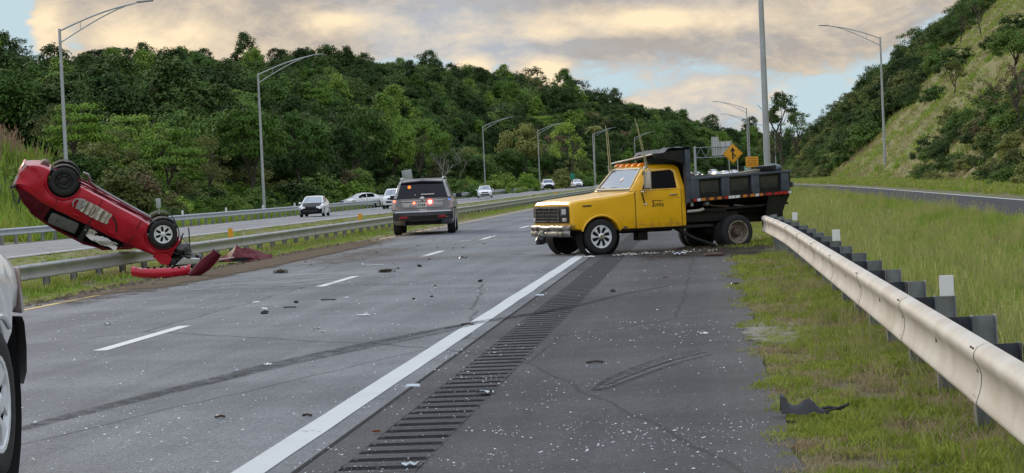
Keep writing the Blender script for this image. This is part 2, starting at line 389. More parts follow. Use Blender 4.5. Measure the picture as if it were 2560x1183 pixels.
# dust and soil thrown from the left verge onto the lanes, and a pale spill near the wreck
_d = _g.m('ADD', _g.noise(1.3, 6, .7), _g.ramp(_g.x, -7.2, -10.4, -.1, .22))
_d2 = _g.m('MULTIPLY', _g.ramp(_d, .58, .72), _g.m('MULTIPLY', _g.ramp(_g.y, 32, 44), _g.ramp(_g.y, 95, 62)))
_c = _g.mix(_g.m('MULTIPLY', _d2, .6), _c, (.17, .135, .10))
_t.links.new(_c, _b.inputs['Base Color'])
M_shoulder, _t, _b, _g, _c = asphalt('dark shoulder asphalt', (.049, .051, .058), (.088, .091, .101), .5, .05)
_e = _g.m('MULTIPLY', _g.ramp(_g.m('ADD', _g.x, _g.m('MULTIPLY', _g.noise(2.0, 5, .7), .8)),   .15, .75), .2)
_c = _g.mix(_e, _c, (.15, .14, .12)); _t.links.new(_c, _b.inputs['Base Color'])
M_ramp, *_ = asphalt('fresh ramp asphalt', (.040, .042, .050), (.058, .060, .070), .1, 0)
M_far, *_ = asphalt('grey far asphalt', (.21, .215, .23), (.27, .275, .285), .1, 0)
M_groove = mat('dirty shaded groove asphalt', (.030, .031, .034), .9, spec=.08, var=.3, scale=30, bump=.4)  # groove colour mixes dirt with the shade inside the trough

def paint(name, col, worn):
    m, t, b = nodes_of(name, .7); g = G(t)
    w = g.m('ADD', g.m('MULTIPLY', g.noise(3.2, 6, .7), .6), g.m('MULTIPLY', g.noise(28, 4, .7), .4))
    c = g.mix(g.ramp(w, worn, worn + .10), col, (.20, .20, .205)); c = g.mix(g.ramp(g.noise(1.1, 4), .45, .7, 0, .3), c, tuple(q * .72 for q in col))
    t.links.new(c, b.inputs['Base Color']); return m
M_white = paint('white road paint', (.50, .535, .55), .58)
M_wfar = paint('worn white road paint', (.62, .64, .64), .56)
M_yellow = paint('yellow road paint', (.62, .42, .13), .52)

def soil(name, greens, soilc, thr, sc=1.0):
    m, t, b = nodes_of(name, .95); g = G(t)
    a = g.noise(.55 * sc, 6, .65); c = g.noise(4.5 * sc, 6, .7); f = g.noise(34, 4, .7)
    col = g.mix(g.ramp(c, .3, .7), greens[0], greens[1])
    w = g.m('ADD', g.m('MULTIPLY', a, .55), g.m('MULTIPLY', c, .45))
    col = g.mix(g.ramp(w, thr, thr + .1), col, soilc)
    col = g.mix(g.ramp(f, .3, .7, .0, 1.0), g.mix(1.0, col, (.6, .6, .6), 'MULTIPLY'), g.mix(1.0, col, (1.25, 1.25, 1.25), 'MULTIPLY'))
    t.links.new(col, b.inputs['Base Color']); g.bump(b, f, .8, .03)
    return m, t, b, g, col
M_soil, _t, _b, _g, _c = soil('grassy soil', ((.11, .125, .04), (.17, .165, .075)), (.13, .10, .068), .50)
M_median, _t, _b, _g, _c = soil('mown median turf', ((.14, .165, .05), (.20, .20, .08)), (.19, .16, .09), .56)
_f = _g.m('ADD', _g.x, _g.m('MULTIPLY', _g.m('SUBTRACT', _g.noise(.9, 5, .7), .5), 2.2))
_c = _g.mix(_g.m('MULTIPLY', _g.ramp(_f, -11.6, -10.7), _g.ramp(_g.y, 260, 160)), _c, (.13, .102, .072)); _t.links.new(_c, _b.inputs['Base Color'])
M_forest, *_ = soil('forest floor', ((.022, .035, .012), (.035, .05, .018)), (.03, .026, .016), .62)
M_slope, _t, _b, _g, _c = soil('cut slope turf', ((.18, .19, .055), (.26, .235, .09)), (.27, .205, .10), .50, .5)
# mowing and rain streaks run down the cut slope
_s = _g.noise(1.0, 5, .65, (.15, .8, .15)); _c = _g.mix(_g.ramp(_s, .35, .7, 0, .55), _c, (.14, .175, .05)); _t.links.new(_c, _b.inputs['Base Color'])

ys_n = np.unique(np.concatenate([np.arange(2, 70, 1.0), np.arange(70, 200, 2.5), np.arange(200, 620, 6), np.arange(620, 1401, 20)]))
sheet('ground', np.unique(np.concatenate([[-420, -300, -200, -120, -80, -60, -50, -44, -37, -34], np.linspace(-32, -10.2, 30), [-10, -6, -2.2, .2], np.linspace(.3, 14.3, 36), [20, 40, 80, 150, 300, 500]])), ys_n, M_soil, -.03,
      zf=lambda X, Y: np.interp(X - cshift(Y), _gu, _gz) + elev(Y))
sheet('median_ground', np.linspace(-22.9, -10.05, 26), ys_n[ys_n < 900], M_median, -.012, zf=lambda X, Y: np.interp(X - cshift(Y), _gu, _gz) + elev(Y) + wob(X * 5, Y * 4, .012))
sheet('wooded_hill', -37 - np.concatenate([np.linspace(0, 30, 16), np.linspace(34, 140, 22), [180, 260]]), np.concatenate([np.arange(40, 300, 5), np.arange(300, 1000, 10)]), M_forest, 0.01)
_yr = np.concatenate([np.arange(20, 320, 3.0), np.arange(320, 640, 8)]); _dr = np.concatenate([np.linspace(0, 40, 42), np.linspace(43, 110, 14)])
_Yg, _Dg = np.meshgrid(_yr, _dr, indexing='ij'); _Xg = _Dg + xbase(_Yg)
_V = np.stack([_Xg, _Yg, ground(_Xg, _Yg) + .01], -1).reshape(-1, 3); _a, _bb = _Yg.shape; _i = np.arange((_a - 1) * _bb).reshape(_a - 1, _bb)[:, :-1].ravel()
struct(npmesh('cut_slope', _V, np.stack([_i, _i + 1, _i + _bb + 1, _i + _bb], 1), M_slope, True))

flat = lambda X, Y: elev(Y)
ysr = ys_n[ys_n < 905]
road = sheet('road', [-10.35, -8, -5, -2.32], ysr, M_road, 0.0, zf=flat)
sheet('left_road', [-30.9, -27, -22.8], ysr, M_far, -.19, zf=flat)
_ye = np.arange(2, 90, .25)
def edge(V0, amp, seed): r = np.random.default_rng(seed); k = r.normal(0, 1, 900); s = np.convolve(k, np.ones(5) / 5, 'same') + 1.6 * np.convolve(k, np.ones(31) / 31, 'same'); return V0 + amp * s[:len(_ye)]
_ed = edge(.46, .06, 3)
def strip(name, xl, xr, ys, z, m):          # a thin sheet between two edges
    xl = np.broadcast_to(xl, ys.shape); xr = np.broadcast_to(xr, ys.shape)
    V = np.concatenate([np.stack([xl + cshift(ys), ys, elev(ys) + z], 1), np.stack([xr + cshift(ys), ys, elev(ys) + z], 1)]); k = len(ys); i = np.arange(k - 1)
    return struct(npmesh(name, V, np.stack([i, i + k, i + k + 1, i + 1], 1), m))
GROOVE0, PITCH, NG = 7.0, .335, 68
sh = strip('shoulder', -1.63, _ed, _ye, 0.0, M_shoulder)
_s2 = strip('shoulder', -2.32, -2.09, _ye, 0.0, M_shoulder); _s3 = strip('shoulder', -2.09, -1.63, np.concatenate([np.arange(2, 7.01, .5), ]), 0.0, M_shoulder)
strip('shoulder', -2.09, -1.63, np.arange(GROOVE0 + NG * PITCH, 90, .5), 0.001, mat('sealed strip asphalt', (.042, .044, .05), .9, spec=.08, var=.25, scale=6, bump=.3))
strip('shoulder', -2.32, .8, np.arange(89.75, 900, 6), 0.0, M_shoulder)
strip('joint_line', -2.345, -2.315, np.arange(2, 90, .5), 0.003, M_groove)
# rumble strip: each groove is a shallow milled trough in its own short piece of shoulder
mg = MB(); w0, w1 = -2.09, -1.63; prof = [(0, 0), (.10, 0), (.118, -.012), (.16, -.021), (.20, -.021), (.242, -.012), (.26, 0), (PITCH, 0)]
mg.grid([[(w0, y, z), (w0 + .03, y, z), (w1 - .03, y, z), (w1, y, z)] if z == 0 else [(w0, y, 0), (w0 + .03, y, z), (w1 - .03, y, z), (w1, y, 0)] for y, z in prof])
g0 = mg.build('rumble_groove', M_shoulder, sh, smooth=20); g0.data.materials.append(M_groove)
for p in g0.data.polygons:
    if p.center.z < -.0055: p.material_index = 1
g0.location = (0, GROOVE0, 0)
for k in range(1, NG):
    c = g0.copy(); COL.objects.link(c); c.parent = sh; c.location = (random.uniform(-.008, .008), GROOVE0 + k * PITCH, 0); c.scale = (1, random.uniform(.96, 1.0), random.uniform(.8, 1.1))
# painted lines
_yl = np.arange(3, 500, 1.0)
def lineedge(seed, a): r = np.random.default_rng(seed); return r.normal(0, a, len(_yl))
strip('edge_line', -2.70 + lineedge(1, .004), -2.50 + lineedge(2, .004), _yl, .004, M_white)
strip('edge_line', -10.12 + lineedge(3, .012), -9.99 + lineedge(4, .012), _yl, .004, M_yellow)
strip('edge_line', -23.55, -23.38, _yl, -.186, M_wfar); strip('edge_line', -30.3, -30.15, _yl, -.186, M_wfar)
Yd0 = on(340, 845).y
for k in range(-1, 16):
    yc = Yd0 + k * 12.2; ys = np.linspace(yc - 1.75, yc + 1.75, 5); o = strip('lane_dash', -6.40, -6.25, ys, .004, M_wfar); o.parent = road; del o['kind']
for k in range(0, 14):
    yc = 100 + k * 12.2; ys = np.linspace(yc - 1.5, yc + 1.5, 3); strip('lane_dash', -26.9, -26.76, ys, -.186, M_wfar)
# ramp joining from the right
_yp = np.concatenate([np.arange(20, 100, 2.0), np.arange(100, 330, 6)])
_rz = lambda y: .30 * np.clip((330 - y) / 180, 0, 1) + elev(y)
def rstrip(name, a, b, dz, m):
    t = np.clip((_yp - 110) / 220, 0, 1); s = 9.8 - 7.4 * t ** 1.6 + cshift(_yp)
    V = np.concatenate([np.stack([s + a * (1 - .45 * t), _yp, ground(s + a, _yp) * 0 + _rz(_yp) + dz + .03], 1), np.stack([s + b, _yp, _rz(_yp) + dz + .03], 1)]); k = len(_yp); i = np.arange(k - 1)
    return struct(npmesh(name, V, np.stack([i, i + k, i + k + 1, i + 1], 1), m))
rstrip('ramp_road', -3.3, .15, 0, M_ramp); rstrip('edge_line', -.12, .06, .004, M_white)

# tyre marks: thin scuffed rubber films on the road
def rubber(name, alpha, pale=False):
    m, t, b = nodes_of(name, .75); g = G(t); b.inputs['Specular IOR Level'].default_value = .02; b.inputs['Base Color'].default_value = (.24, .24, .25, 1) if pale else (.016, .016, .018, 1)
    a = g.m('ADD', g.m('MULTIPLY', g.noise(7, 6, .7), .6), g.m('MULTIPLY', g.noise(60, 3, .7), .4))
    t.links.new(g.m('MULTIPLY', g.ramp(a, .36, .62), alpha), b.inputs['Alpha']); return m
M_rub = rubber('rubber film', .55); M_rubl = rubber('faint rubber film', .4); M_scr = rubber('pale scrape', .4, True)
def skid(pix, w, z, m, label):
    pts = [on(px, py, 0) for px, py in pix]; P = []
    for i in range(len(pts) - 1):
        for k in range(8):
            t = k / 8; P.append(pts[i].lerp(pts[i + 1], t))
    P.append(pts[-1])
    for _ in range(6): P = [P[0]] + [(P[i - 1] + P[i] * 2 + P[i + 1]) / 4 for i in range(1, len(P) - 1)] + [P[-1]]
    n = len(P); rows = []
    for i, p in enumerate(P):
        d = (P[min(i + 1, n - 1)] - P[max(i - 1, 0)]).normalized(); s = Vector((d.y, -d.x, 0)); t = i / (n - 1); ww = w * (.45 + .55 * math.sin(math.pi * min(1, t * 1.02)) ** .5)
        rows.append([p + s * (ww * q) + Vector((0, 0, z)) for q in (-.5, .5)])
    o = MB().grid(rows).build('skid_mark', m, smooth=0, fix=False); return struct(o, label)
skid([(20, 1082), (250, 1022), (480, 965), (700, 908), (900, 865), (1060, 832), (1190, 806)], .24, .006, M_rub, 'long dark tyre mark curving across the right lane')
skid([(520, 962), (700, 918), (900, 874), (1060, 842), (1190, 812)], .09, .008, M_rub, 'thin darker edge of the long tyre mark')
skid([(1120, 822), (1190, 808), (1260, 797), (1330, 786), (1420, 768)], .24, .009, M_rub, 'dark tyre mark crossing the white edge line')
skid([(1290, 792), (1420, 772), (1560, 735), (1690, 712)], .12, .006, M_rubl, 'faint tyre mark over the shoulder behind the grooves')
for k, (dy, m_) in enumerate(((0, M_rub), (10, M_rub), (20, M_rub), (34, M_rub), (15, M_scr), (28, M_scr))):
    skid([(1478 + dy * .9, 978 - dy * .1), (1515 + dy, 950 + dy * .35), (1580 + dy, 922 + dy * .45), (1660 + dy, 893 + dy * .5), (1745 + dy * 1.2, 876 + dy * .3)], .035 + .015 * (k % 3), .006 + .0012 * k, m_, 'curved scuff in the bundle of tyre scuffs on the shoulder')

# films of washed out dust and of soil dragged over the asphalt
def film(name, col, alpha, sc=2.0, thr=(.42, .66), rough=.9):
    m, t, b = nodes_of(name, rough); g = G(t); b.inputs['Base Color'].default_value = (*col, 1); b.inputs['Specular IOR Level'].default_value = .05
    tc_ = t.nodes.new('ShaderNodeTexCoord'); s_ = t.nodes.new('ShaderNodeSeparateXYZ'); t.links.new(tc_.outputs['Generated'], s_.inputs[0])
    e = lambda q: g.m('SUBTRACT', 1.0, g.m('POWER', g.m('ABSOLUTE', g.m('SUBTRACT', g.m('MULTIPLY', q, 2.0), 1.0)), 2.5))
    k = g.m('MULTIPLY', e(s_.outputs[0]), e(s_.outputs[1])); n_ = g.m('ADD', g.m('MULTIPLY', g.noise(sc, 7, .7), .7), g.m('MULTIPLY', g.noise(sc * 9, 4, .7), .3))
    a = g.ramp(g.m('ADD', n_, g.m('MULTIPLY', g.m('SUBTRACT', k, .75), .35)), thr[0], thr[1])
    t.links.new(g.m('MULTIPLY', g.m('MULTIPLY', a, alpha), g.ramp(k, 0, .3)), b.inputs['Alpha']); return m
def patch(name, x0, x1, y0, y1, z, m, label):
    P = [[(x, y, float(np.interp(x, _gu, _gz)) + z if x < -10.35 else z) for x in np.linspace(x0, x1, 9)] for y in np.linspace(y0, y1, 12)]
    return struct(MB().grid(P).build(name, m, smooth=0, fix=False), label)
patch('dust_patch', -9.6, -5.6, 31.5, 39.5, .010, film('pale dust film', (.30, .315, .33), .75, 1.1), 'pale washed out patch on the lanes below the torn bumper')
patch('dust_patch', -9.2, -3.0, 42.0, 46.5, .010, film('grey dust film', (.22, .21, .20), .6, 1.3), 'grey dusty band across the lanes')
patch('soil_film', -11.0, -8.9, 27, 66, .014, film('dragged soil film', (.115, .088, .062), .95, 1.5, (.36, .52)), 'brown soil dragged along the yellow line')
patch('soil_film', -9.6, -6.6, 38, 58, .012, film('thin soil film', (.15, .125, .10), .7, 1.8, (.46, .68)), 'thin brown dirt spread over the left lane')
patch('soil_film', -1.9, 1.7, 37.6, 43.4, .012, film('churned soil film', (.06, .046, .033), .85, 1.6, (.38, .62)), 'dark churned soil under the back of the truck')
patch('sand_patch', .25, 1.0, 18.0, 21.6, .012, film('sandy film', (.27, .25, .215), .9, 2.2, (.36, .52)), 'bare sandy spot at the edge of the verge grass')

# ------------------------------------------------------------------ guardrails
M_galv = mat('galvanised steel', (.34, .36, .38), .48, .55, var=.22, scale=2.2, bump=.15, bscale=30)
M_rail_m = mat('weathered galvanised rail', (.33, .35, .36), .42, .5, var=.3, scale=1.4, color2=(.44, .45, .45), bump=.1, bscale=20)
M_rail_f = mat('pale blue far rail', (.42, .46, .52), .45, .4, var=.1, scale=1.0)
M_cream = mat('dusty cream rail', (.44, .39, .32), .6, .0, scale=1.7, color2=(.55, .52, .47), thr=(.38, .62), bump=.12, bscale=25)
M_block = mat('dark steel block', (.040, .048, .062), .55, .15, var=.35, scale=6, bump=.2)
M_postr = mat('zinc grey post', (.20, .215, .22), .55, .15, var=.3, scale=5, bump=.2)
M_delw = mat('white reflector plate', (.80, .80, .78), .5, var=.05, scale=8)
M_delo = mat('amber reflector plate', (.80, .36, .02), .45, var=.05, scale=8)
M_bolt = mat('bolt slot dark', (.05, .045, .04), .6)
WB = [(0, .160), (.022, .158), (.056, .142), (.074, .112), (.075, .088), (.062, .062), (.047, .036), (.040, .008), (.040, -.022), (.045, -.055), (.056, -.092), (.068, -.122), (.070, -.138), (.058, -.152), (.026, -.158), (0, -.158)]
def beam_mesh(length, detail=True):
    b = MB(); rows = []
    for y in (0, length):
        rows.append([(d, y, z) for d, z in WB] + [(d - .006, y, z) for d, z in reversed(WB)])
    k = len(rows[0]); b.add(rows[0] + rows[1], [(i, (i + 1) % k, k + (i + 1) % k, k + i) for i in range(k)] + [tuple(range(k)), tuple(range(2 * k - 1, k - 1, -1))])
    return b
def ibeam(x0, x1, z0, z1, w=.10, t=.008):    # two flanges across the road's line, one web between; toward +x
    return MB().box(((x0 + t / 2), 0, (z0 + z1) / 2), (t, w, z1 - z0)).box(((x1 - t / 2), 0, (z0 + z1) / 2), (t, w, z1 - z0)).box(((x0 + x1) / 2, 0, (z0 + z1) / 2 - .001), (x1 - x0 - 2 * t, t, z1 - z0 - .002))
SPC = 1.905
def guardrail(label, X, Y0, n, side, mr, mp, mb, centre=.50, posth=.66, curved=False, skip=(), delin=(), md=None, group='steel guardrails along the highway', blk=True, dw=(.095, .14), bend=None):
    """side=-1: the rail's face looks toward -X, posts stand on its +X side; side=+1 the other way."""
    root = thing('guardrail', label, 'guardrail', (0, 0, 0), 0, group)
    # unit parts are built for side=-1 and mirrored by a half turn about Z
    rot = 0 if side < 0 else math.pi
    po = pb = rb = None
    def pos(i):
        y = Y0 + i * SPC; x = X + (float(cshift(y)) if curved else 0); return x, y
    for i in range(n):
        x, y = pos(i); g = float(np.interp(x - float(cshift(y)), _gu, _gz) + elev(y))
        bx, bz, br = bend(y) if bend else (0, 0, 0)
        if po is None:
            po = ibeam(.225, .365, -.45, posth).build('post', mp, root, smooth=0); pb = ibeam(.062, .218, centre - .165, centre + .155, .10).build('blockout', mb, root, smooth=0) if blk else None
            q, r_ = po, pb
        else:
            q = po.copy(); COL.objects.link(q); q.parent = root
            if blk: r_ = pb.copy(); COL.objects.link(r_); r_.parent = root
        for ob in (q, r_) if blk else (q,):
            ob.location = (x + bx, y, g + bz * .4); ob.rotation_euler = (random.uniform(-.02, .02), random.uniform(-.012, .012) + br, rot + random.uniform(-.03, .03))
    for i in range(0, n - 2, 2):
        if i in skip: continue
        x, y = pos(i); x2, y2 = pos(i + 2); g = float(np.interp(x - float(cshift(y)), _gu, _gz) + elev(y)); g2 = float(np.interp(x2 - float(cshift(y2)), _gu, _gz) + elev(y2))
        b1 = bend(y) if bend else (0, 0, 0); b2 = bend(y2) if bend else (0, 0, 0)
        if rb is None:
            b = beam_mesh(2 * SPC - .003)
            rb = b.build('rail_beam', mr, root, smooth=50); q = rb
            sm = MB()
            for yy in (.06, .14): 
                for zz, dd in ((.125, .066), (-.10, .058)): sm.box((dd, yy, zz), (.008, .010, .028), (0, .5 if zz > 0 else -.5, 0))
            sm.box((.046, SPC, .03), (.006, .016, .04)); sm.box((.046, .1, .03), (.006, .016, .04))
            lp = MB().add([(d + .003, y, z) for y in (.0, .30) for d, z in WB], [(i, i + 1, len(WB) + i + 1, len(WB) + i) for i in range(len(WB) - 1)]).build('lap_plate', mr, rb, smooth=50, fix=False); lap = lp
            so = sm.build('bolt_slots', M_bolt, rb, smooth=0); so['kind'] = 'stuff'
        else:
            q = rb.copy(); COL.objects.link(q); q.parent = root
            if y < 75:
                for z_ in (so, lap): s2 = z_.copy(); COL.objects.link(s2); s2.parent = q
        q.location = (x + b1[0] - side * .0 + (.062 if side < 0 else -.062), y, g + centre + b1[1]) if side < 0 else (x + b1[0] - .062, y, g + centre + b1[1])
        ex = (x2 + b2[0]) - (x + b1[0]); ez = g2 + b2[1] - g - b1[1]
        q.rotation_euler = (math.atan2(ez, 2 * SPC), 0, math.atan2(-ex, 2 * SPC))
        if side < 0: q.scale = (-1, 1, 1)
        else: q.scale = (1, 1, 1)
        if side > 0: q.location.x = x + b1[0] - .062
        else: q.location.x = x + b1[0] + .062
    dl = None
    for yd in delin:
        i = round((yd - Y0) / SPC); x, y = pos(i); g = float(np.interp(x - float(cshift(y)), _gu, _gz) + elev(y)); xx = x + (.30 if side < 0 else -.30)
        if dl is None: dl = MB().box((0, 0, dw[1] / 2), (dw[0], .008, dw[1])).build('delineator', md, root, smooth=0, bevel=.004); q = dl
        else: q = dl.copy(); COL.objects.link(q); q.parent = root
        q.location = (xx, y - .052, g + posth + .0)
    return root
def bend_right(y):                           # the last beams before the truck were shoved toward the road and twisted
    t = max(0.0, (y - 31) / 9.0); return (-.16 * t ** 1.7, .02 * t, -.12 * t)
guardrail('cream dusty guardrail with dark steel posts on the right verge', 1.28, 10.06 - 2 * SPC, 19, -1, M_cream, M_postr, M_block, .50, .655, delin=(13.9, 25.3, 36.7), md=M_delw, bend=bend_right)
Ym = 71400 / 1690
guardrail('grey median guardrail that the red car lies across', -13.72, Ym - 3 * SPC, 150, 1, M_rail_m, M_postr, M_block, .40, .55, curved=True, delin=(59.1, 82, 192), md=M_delo, dw=(.15, .26))
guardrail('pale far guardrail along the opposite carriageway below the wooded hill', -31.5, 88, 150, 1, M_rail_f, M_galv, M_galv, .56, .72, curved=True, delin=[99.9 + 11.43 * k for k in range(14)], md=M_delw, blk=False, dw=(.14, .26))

# ------------------------------------------------------------------ street lights
M_pole = mat('pale galvanised pole', (.44, .46, .47), .5, .3, var=.12, scale=1.2)
M_lum = mat('luminaire grey', (.20, .21, .22), .5, .3)
def street_lamp(label, X, Y, armdir=1, height=11.0, arm=4.6, rb=.125, rt=.075, hid=False, seed=0, twist=0.0):
    zb = gz(X, Y); t = thing('street_lamp', label, 'street lamp', (X, Y, zb), twist, 'street lamps along the highway')
    MB().cyl((0, 0, -.3), (0, 0, height), rb, rt, 14).build('pole', M_pole, t)
    MB().cyl((0, 0, -.1), (0, 0, .25), rb * 1.7, rb * 1.5, 12).build('base_collar', M_pole, t)
    s = armdir
    up = [(s * q * arm, 0, height - .12 + 1.28 * (1 - (1 - q) ** 1.55)) for q in np.linspace(.01, .86, 9)] + [(s * arm * .95, 0, height + 1.19)]
    MB().tube(up, [.045] * 9 + [.032], 8).build('arm', M_pole, t)
    lo = [(s * q * arm, 0, height - .75 + 1.82 * (1 - (1 - q / .84) ** 1.25)) for q in np.linspace(.01, .80, 8)]
    MB().tube(lo, .035, 8).build('brace', M_pole, t)
    MB().cyl((s * arm * .25, 0, height - .09), (s * arm * .25, 0, height + .33), .018, None, 6).build('strut', M_pole, t)
    l = MB().hexa([(s * arm * .93, -.11, height + 1.14), (s * arm * 1.12, -.14, height + 1.20), (s * arm * 1.12, .14, height + 1.20), (s * arm * .93, .11, height + 1.14), (s * arm * .93, -.08, height + 1.24), (s * arm * 1.12, -.11, height + 1.27), (s * arm * 1.12, .11, height + 1.27), (s * arm * .93, .08, height + 1.24)])
    l.build('luminaire', M_lum, t, bevel=.02)
    return t
LAMPS = [(167, 106, 1, 'tall street lamp behind the overturned red car, leftmost of all'), (657, 154, 1, 'street lamp behind the far guardrail left of the black and white sedan'),
         (1212, 330, 1, 'street lamp behind the white sedan to the right of the grey police vehicle'), (1349, 379, 1, 'street lamp beside the white compact crossover on the far carriageway'),
         (1486, 438, 1, 'street lamp just left of the yellow truck windshield'), (1590, 510, 1, 'small distant street lamp rising above the roof of the yellow truck'),
         (2214, 176, -1, 'street lamp at the foot of the grassy cut slope on the right'), (1873, 315, -1, 'taller of the thin street lamps behind the yellow merge sign'),
         (1877, 380, -1, 'second thin street lamp close behind the one at the merge sign'), (1941, 475, -1, 'small distant street lamp against the sky above the truck bed')]
for px, Y, d, lab in LAMPS:
    p = at(px, 440, Y); street_lamp(lab, p.x, Y, d)
street_lamp('thick grey street lamp post behind the truck bed, cut off by the picture top', 2.35, 76, 1, 12.0, 4.6, .135, .08)

# ------------------------------------------------------------------ signs
M_alu = mat('bare sign aluminium', (.46, .48, .48), .45, .4, var=.08, scale=3)
M_signy = mat('yellow sign face', (.80, .36, .01), .5, var=.04, scale=4); M_signo = mat('orange yellow sign face', (.78, .34, .01), .5, var=.04, scale=4)
M_blk = mat('sign black', (.012, .012, .012), .6); M_green = mat('green sign face', (.0, .22, .14), .5); M_swhite = mat('sign white', (.75, .75, .74), .55)
def signpost(t, x, z0, z1, y=.05, r=.035, m=M_alu): MB().box((x, y, (z0 + z1) / 2), (r * 2, r * 1.4, z1 - z0)).build('post', m, t, smooth=0)
p = at(1832, 384, 183); g_ = gz(p.x, 183); t = thing('merge_sign', 'yellow diamond warning sign with black merging arrow above the truck bed', 'road sign', (p.x, 183, g_)); h = p.z - g_
signpost(t, -.36, -.3, h + .3); signpost(t, .40, -.3, h + .3)
k = .90; MB().plate([(0, 0, h - k), (k, 0, h), (0, 0, h + k), (-k, 0, h)], (0, .02, 0)).build('sign_panel', M_signy, t, bevel=.004)
kb = k * .93; ki = k * .90
MB().frame([(0, -.002, h - kb), (kb, -.002, h), (0, -.002, h + kb), (-kb, -.002, h)], [(0, -.002, h - ki), (ki, -.002, h), (0, -.002, h + ki), (-ki, -.002, h)], (0, -.003, 0)).build('border_line', M_blk, t, smooth=0)
a = MB().plate([(-.07, 0, h - .5), (.07, 0, h - .5), (.07, 0, h + .22), (-.07, 0, h + .22)], (0, -.004, 0)).plate([(-.24, 0, h + .2), (.24, 0, h + .2), (0, 0, h + .58)], (0, -.006, 0)).plate([(.075, -.0, h + .02), (.075, 0, h - .12), (.24, 0, h - .34), (.31, 0, h - .24)], (0, -.005, 0))
a.build('arrow', M_blk, t, smooth=0, loc=(0, -.004, 0))
p = at(1880, 405, 200); g_ = gz(p.x, 200); t = thing('work_sign', 'square orange yellow sign with lines of small print behind the thin lamps', 'road sign', (p.x, 200, g_)); h = p.z - g_
signpost(t, -.4, -.3, h + .4); signpost(t, .4, -.3, h + .4)
MB().box((0, 0, h), (1.22, .02, 1.0)).build('sign_panel', M_signo, t, bevel=.004)
for k in range(4):
    mm = MB(); x = -.46
    while x < .44:
        w = random.uniform(.05, .16); w = min(w, .47 - x); mm.box((x + w / 2, -.014, h + .32 - k * .2), (w, .006, .085)); x += w + .035
    mm.build('print_line', mat('dull print', (.30, .11, .01), .6), t, smooth=0)
p = at(1866, 425, 206); g_ = gz(p.x, 206); t = thing('mile_marker', 'small green sign with white mark low beside the thin lamps', 'road sign', (p.x, 206, g_)); h = p.z - g_
signpost(t, 0, -.3, h + .3); MB().box((0, 0, h), (.46, .015, .78)).build('sign_panel', M_green, t, bevel=.004)
MB().frame([(-.2, -.01, h - .36), (.2, -.01, h - .36), (.2, -.01, h + .36), (-.2, -.01, h + .36)], [(-.18, -.01, h - .34), (.18, -.01, h - .34), (.18, -.01, h + .34), (-.18, -.01, h + .34)], (0, -.004, 0)).build('border_line', M_swhite, t, smooth=0)
MB().tube([(.13 * math.cos(q), -.012, h - .12 + .13 * math.sin(q)) for q in np.linspace(.2, 2.9, 7)], .025, 5).box((0, -.012, h + .13), (.2, .006, .09)).build('mark', M_swhite, t, smooth=0)
p = at(1431, 441, 372); g_ = gz(p.x, 372); t = thing('distance_sign', 'small plain green sign behind the white hatchback at the far guardrail', 'road sign', (p.x, 372, g_)); h = p.z - g_
signpost(t, 0, -.3, h + .4); MB().box((0, 0, h), (.75, .02, 1.1)).build('sign_panel', M_green, t, bevel=.004)
p = at(1026, 437, 232); g_ = gz(p.x, 232); t = thing('road_sign', 'unpainted grey back of a tilted sign above the police vehicle', 'road sign', (p.x, 232, g_)); t.rotation_euler = (0, -.12, 0); h = p.z - g_
MB().box((0, 0, h), (1.15, .02, 1.2)).build('sign_panel', M_alu, t, bevel=.004)
for x in (-.42, .42): MB().box((x, -.03, h), (.05, .03, 1.15)).build('stiffener', M_galv, t, smooth=0); signpost(t, x * .8, -.3, h + .5, .04)
p = at(396, 508, 125); g_ = gz(p.x, 125); t = thing('marker_post', 'narrow grey plate sign on a thin post behind the far guardrail', 'road sign', (p.x, 125, g_)); h = p.z - g_
signpost(t, 0, -.3, h + .3); MB().box((0, -.02, h), (.3, .015, .6)).build('sign_panel', M_alu, t, bevel=.004)
# gantry arm with the backs of two large panels
Yg = 420; p = at(1738, 400, Yg); g_ = gz(p.x, Yg); t = thing('sign_gantry', 'overhead sign gantry with white sign backs between truck and merge sign', 'sign gantry', (p.x, Yg, g_))
top = at(1738, 366, Yg).z - g_; sc = Yg / F
MB().cyl((0, 0, -.5), (0, 0, top), .27, .24, 12).build('post', M_pole, t)
x1 = 98 * sc
for zz, yy in ((top - .3, -.35), (top - .3, .35), (top - 2.4, -.35), (top - 2.4, .35)): MB().cyl((.2, yy, zz), (x1, yy, zz), .07, None, 6).build('chord', M_galv, t)
for k in range(8):
    xa = .2 + k * (x1 - .2) / 8; xb = .2 + (k + 1) * (x1 - .2) / 8; za, zb2 = (top - .3, top - 2.4) if k % 2 else (top - 2.4, top - .3)
    MB().cyl((xa, -.35, za), (xb, -.35, zb2), .045, None, 5).build('lattice_bar', M_galv, t)
M_back = mat('pale sign back', (.60, .60, .57), .5, .1, var=.06, scale=2)
for (xa, xb, ya, yb) in ((42, 60, 345, 391), (60.6, 92, 357, 391)):
    z0 = at(1738, yb, Yg).z - g_; z1 = at(1738, ya, Yg).z - g_
    MB().box(((xa + xb) / 2 * sc, .55, (z0 + z1) / 2), ((xb - xa) * sc, .06, z1 - z0)).build('sign_back', M_back, t, smooth=0)
    for q in np.linspace(xa + 3, xb - 3, 3): MB().box((q * sc, .48, (z0 + z1) / 2), (.12, .08, z1 - z0 + .3)).build('stiffener', M_galv, t, smooth=0)

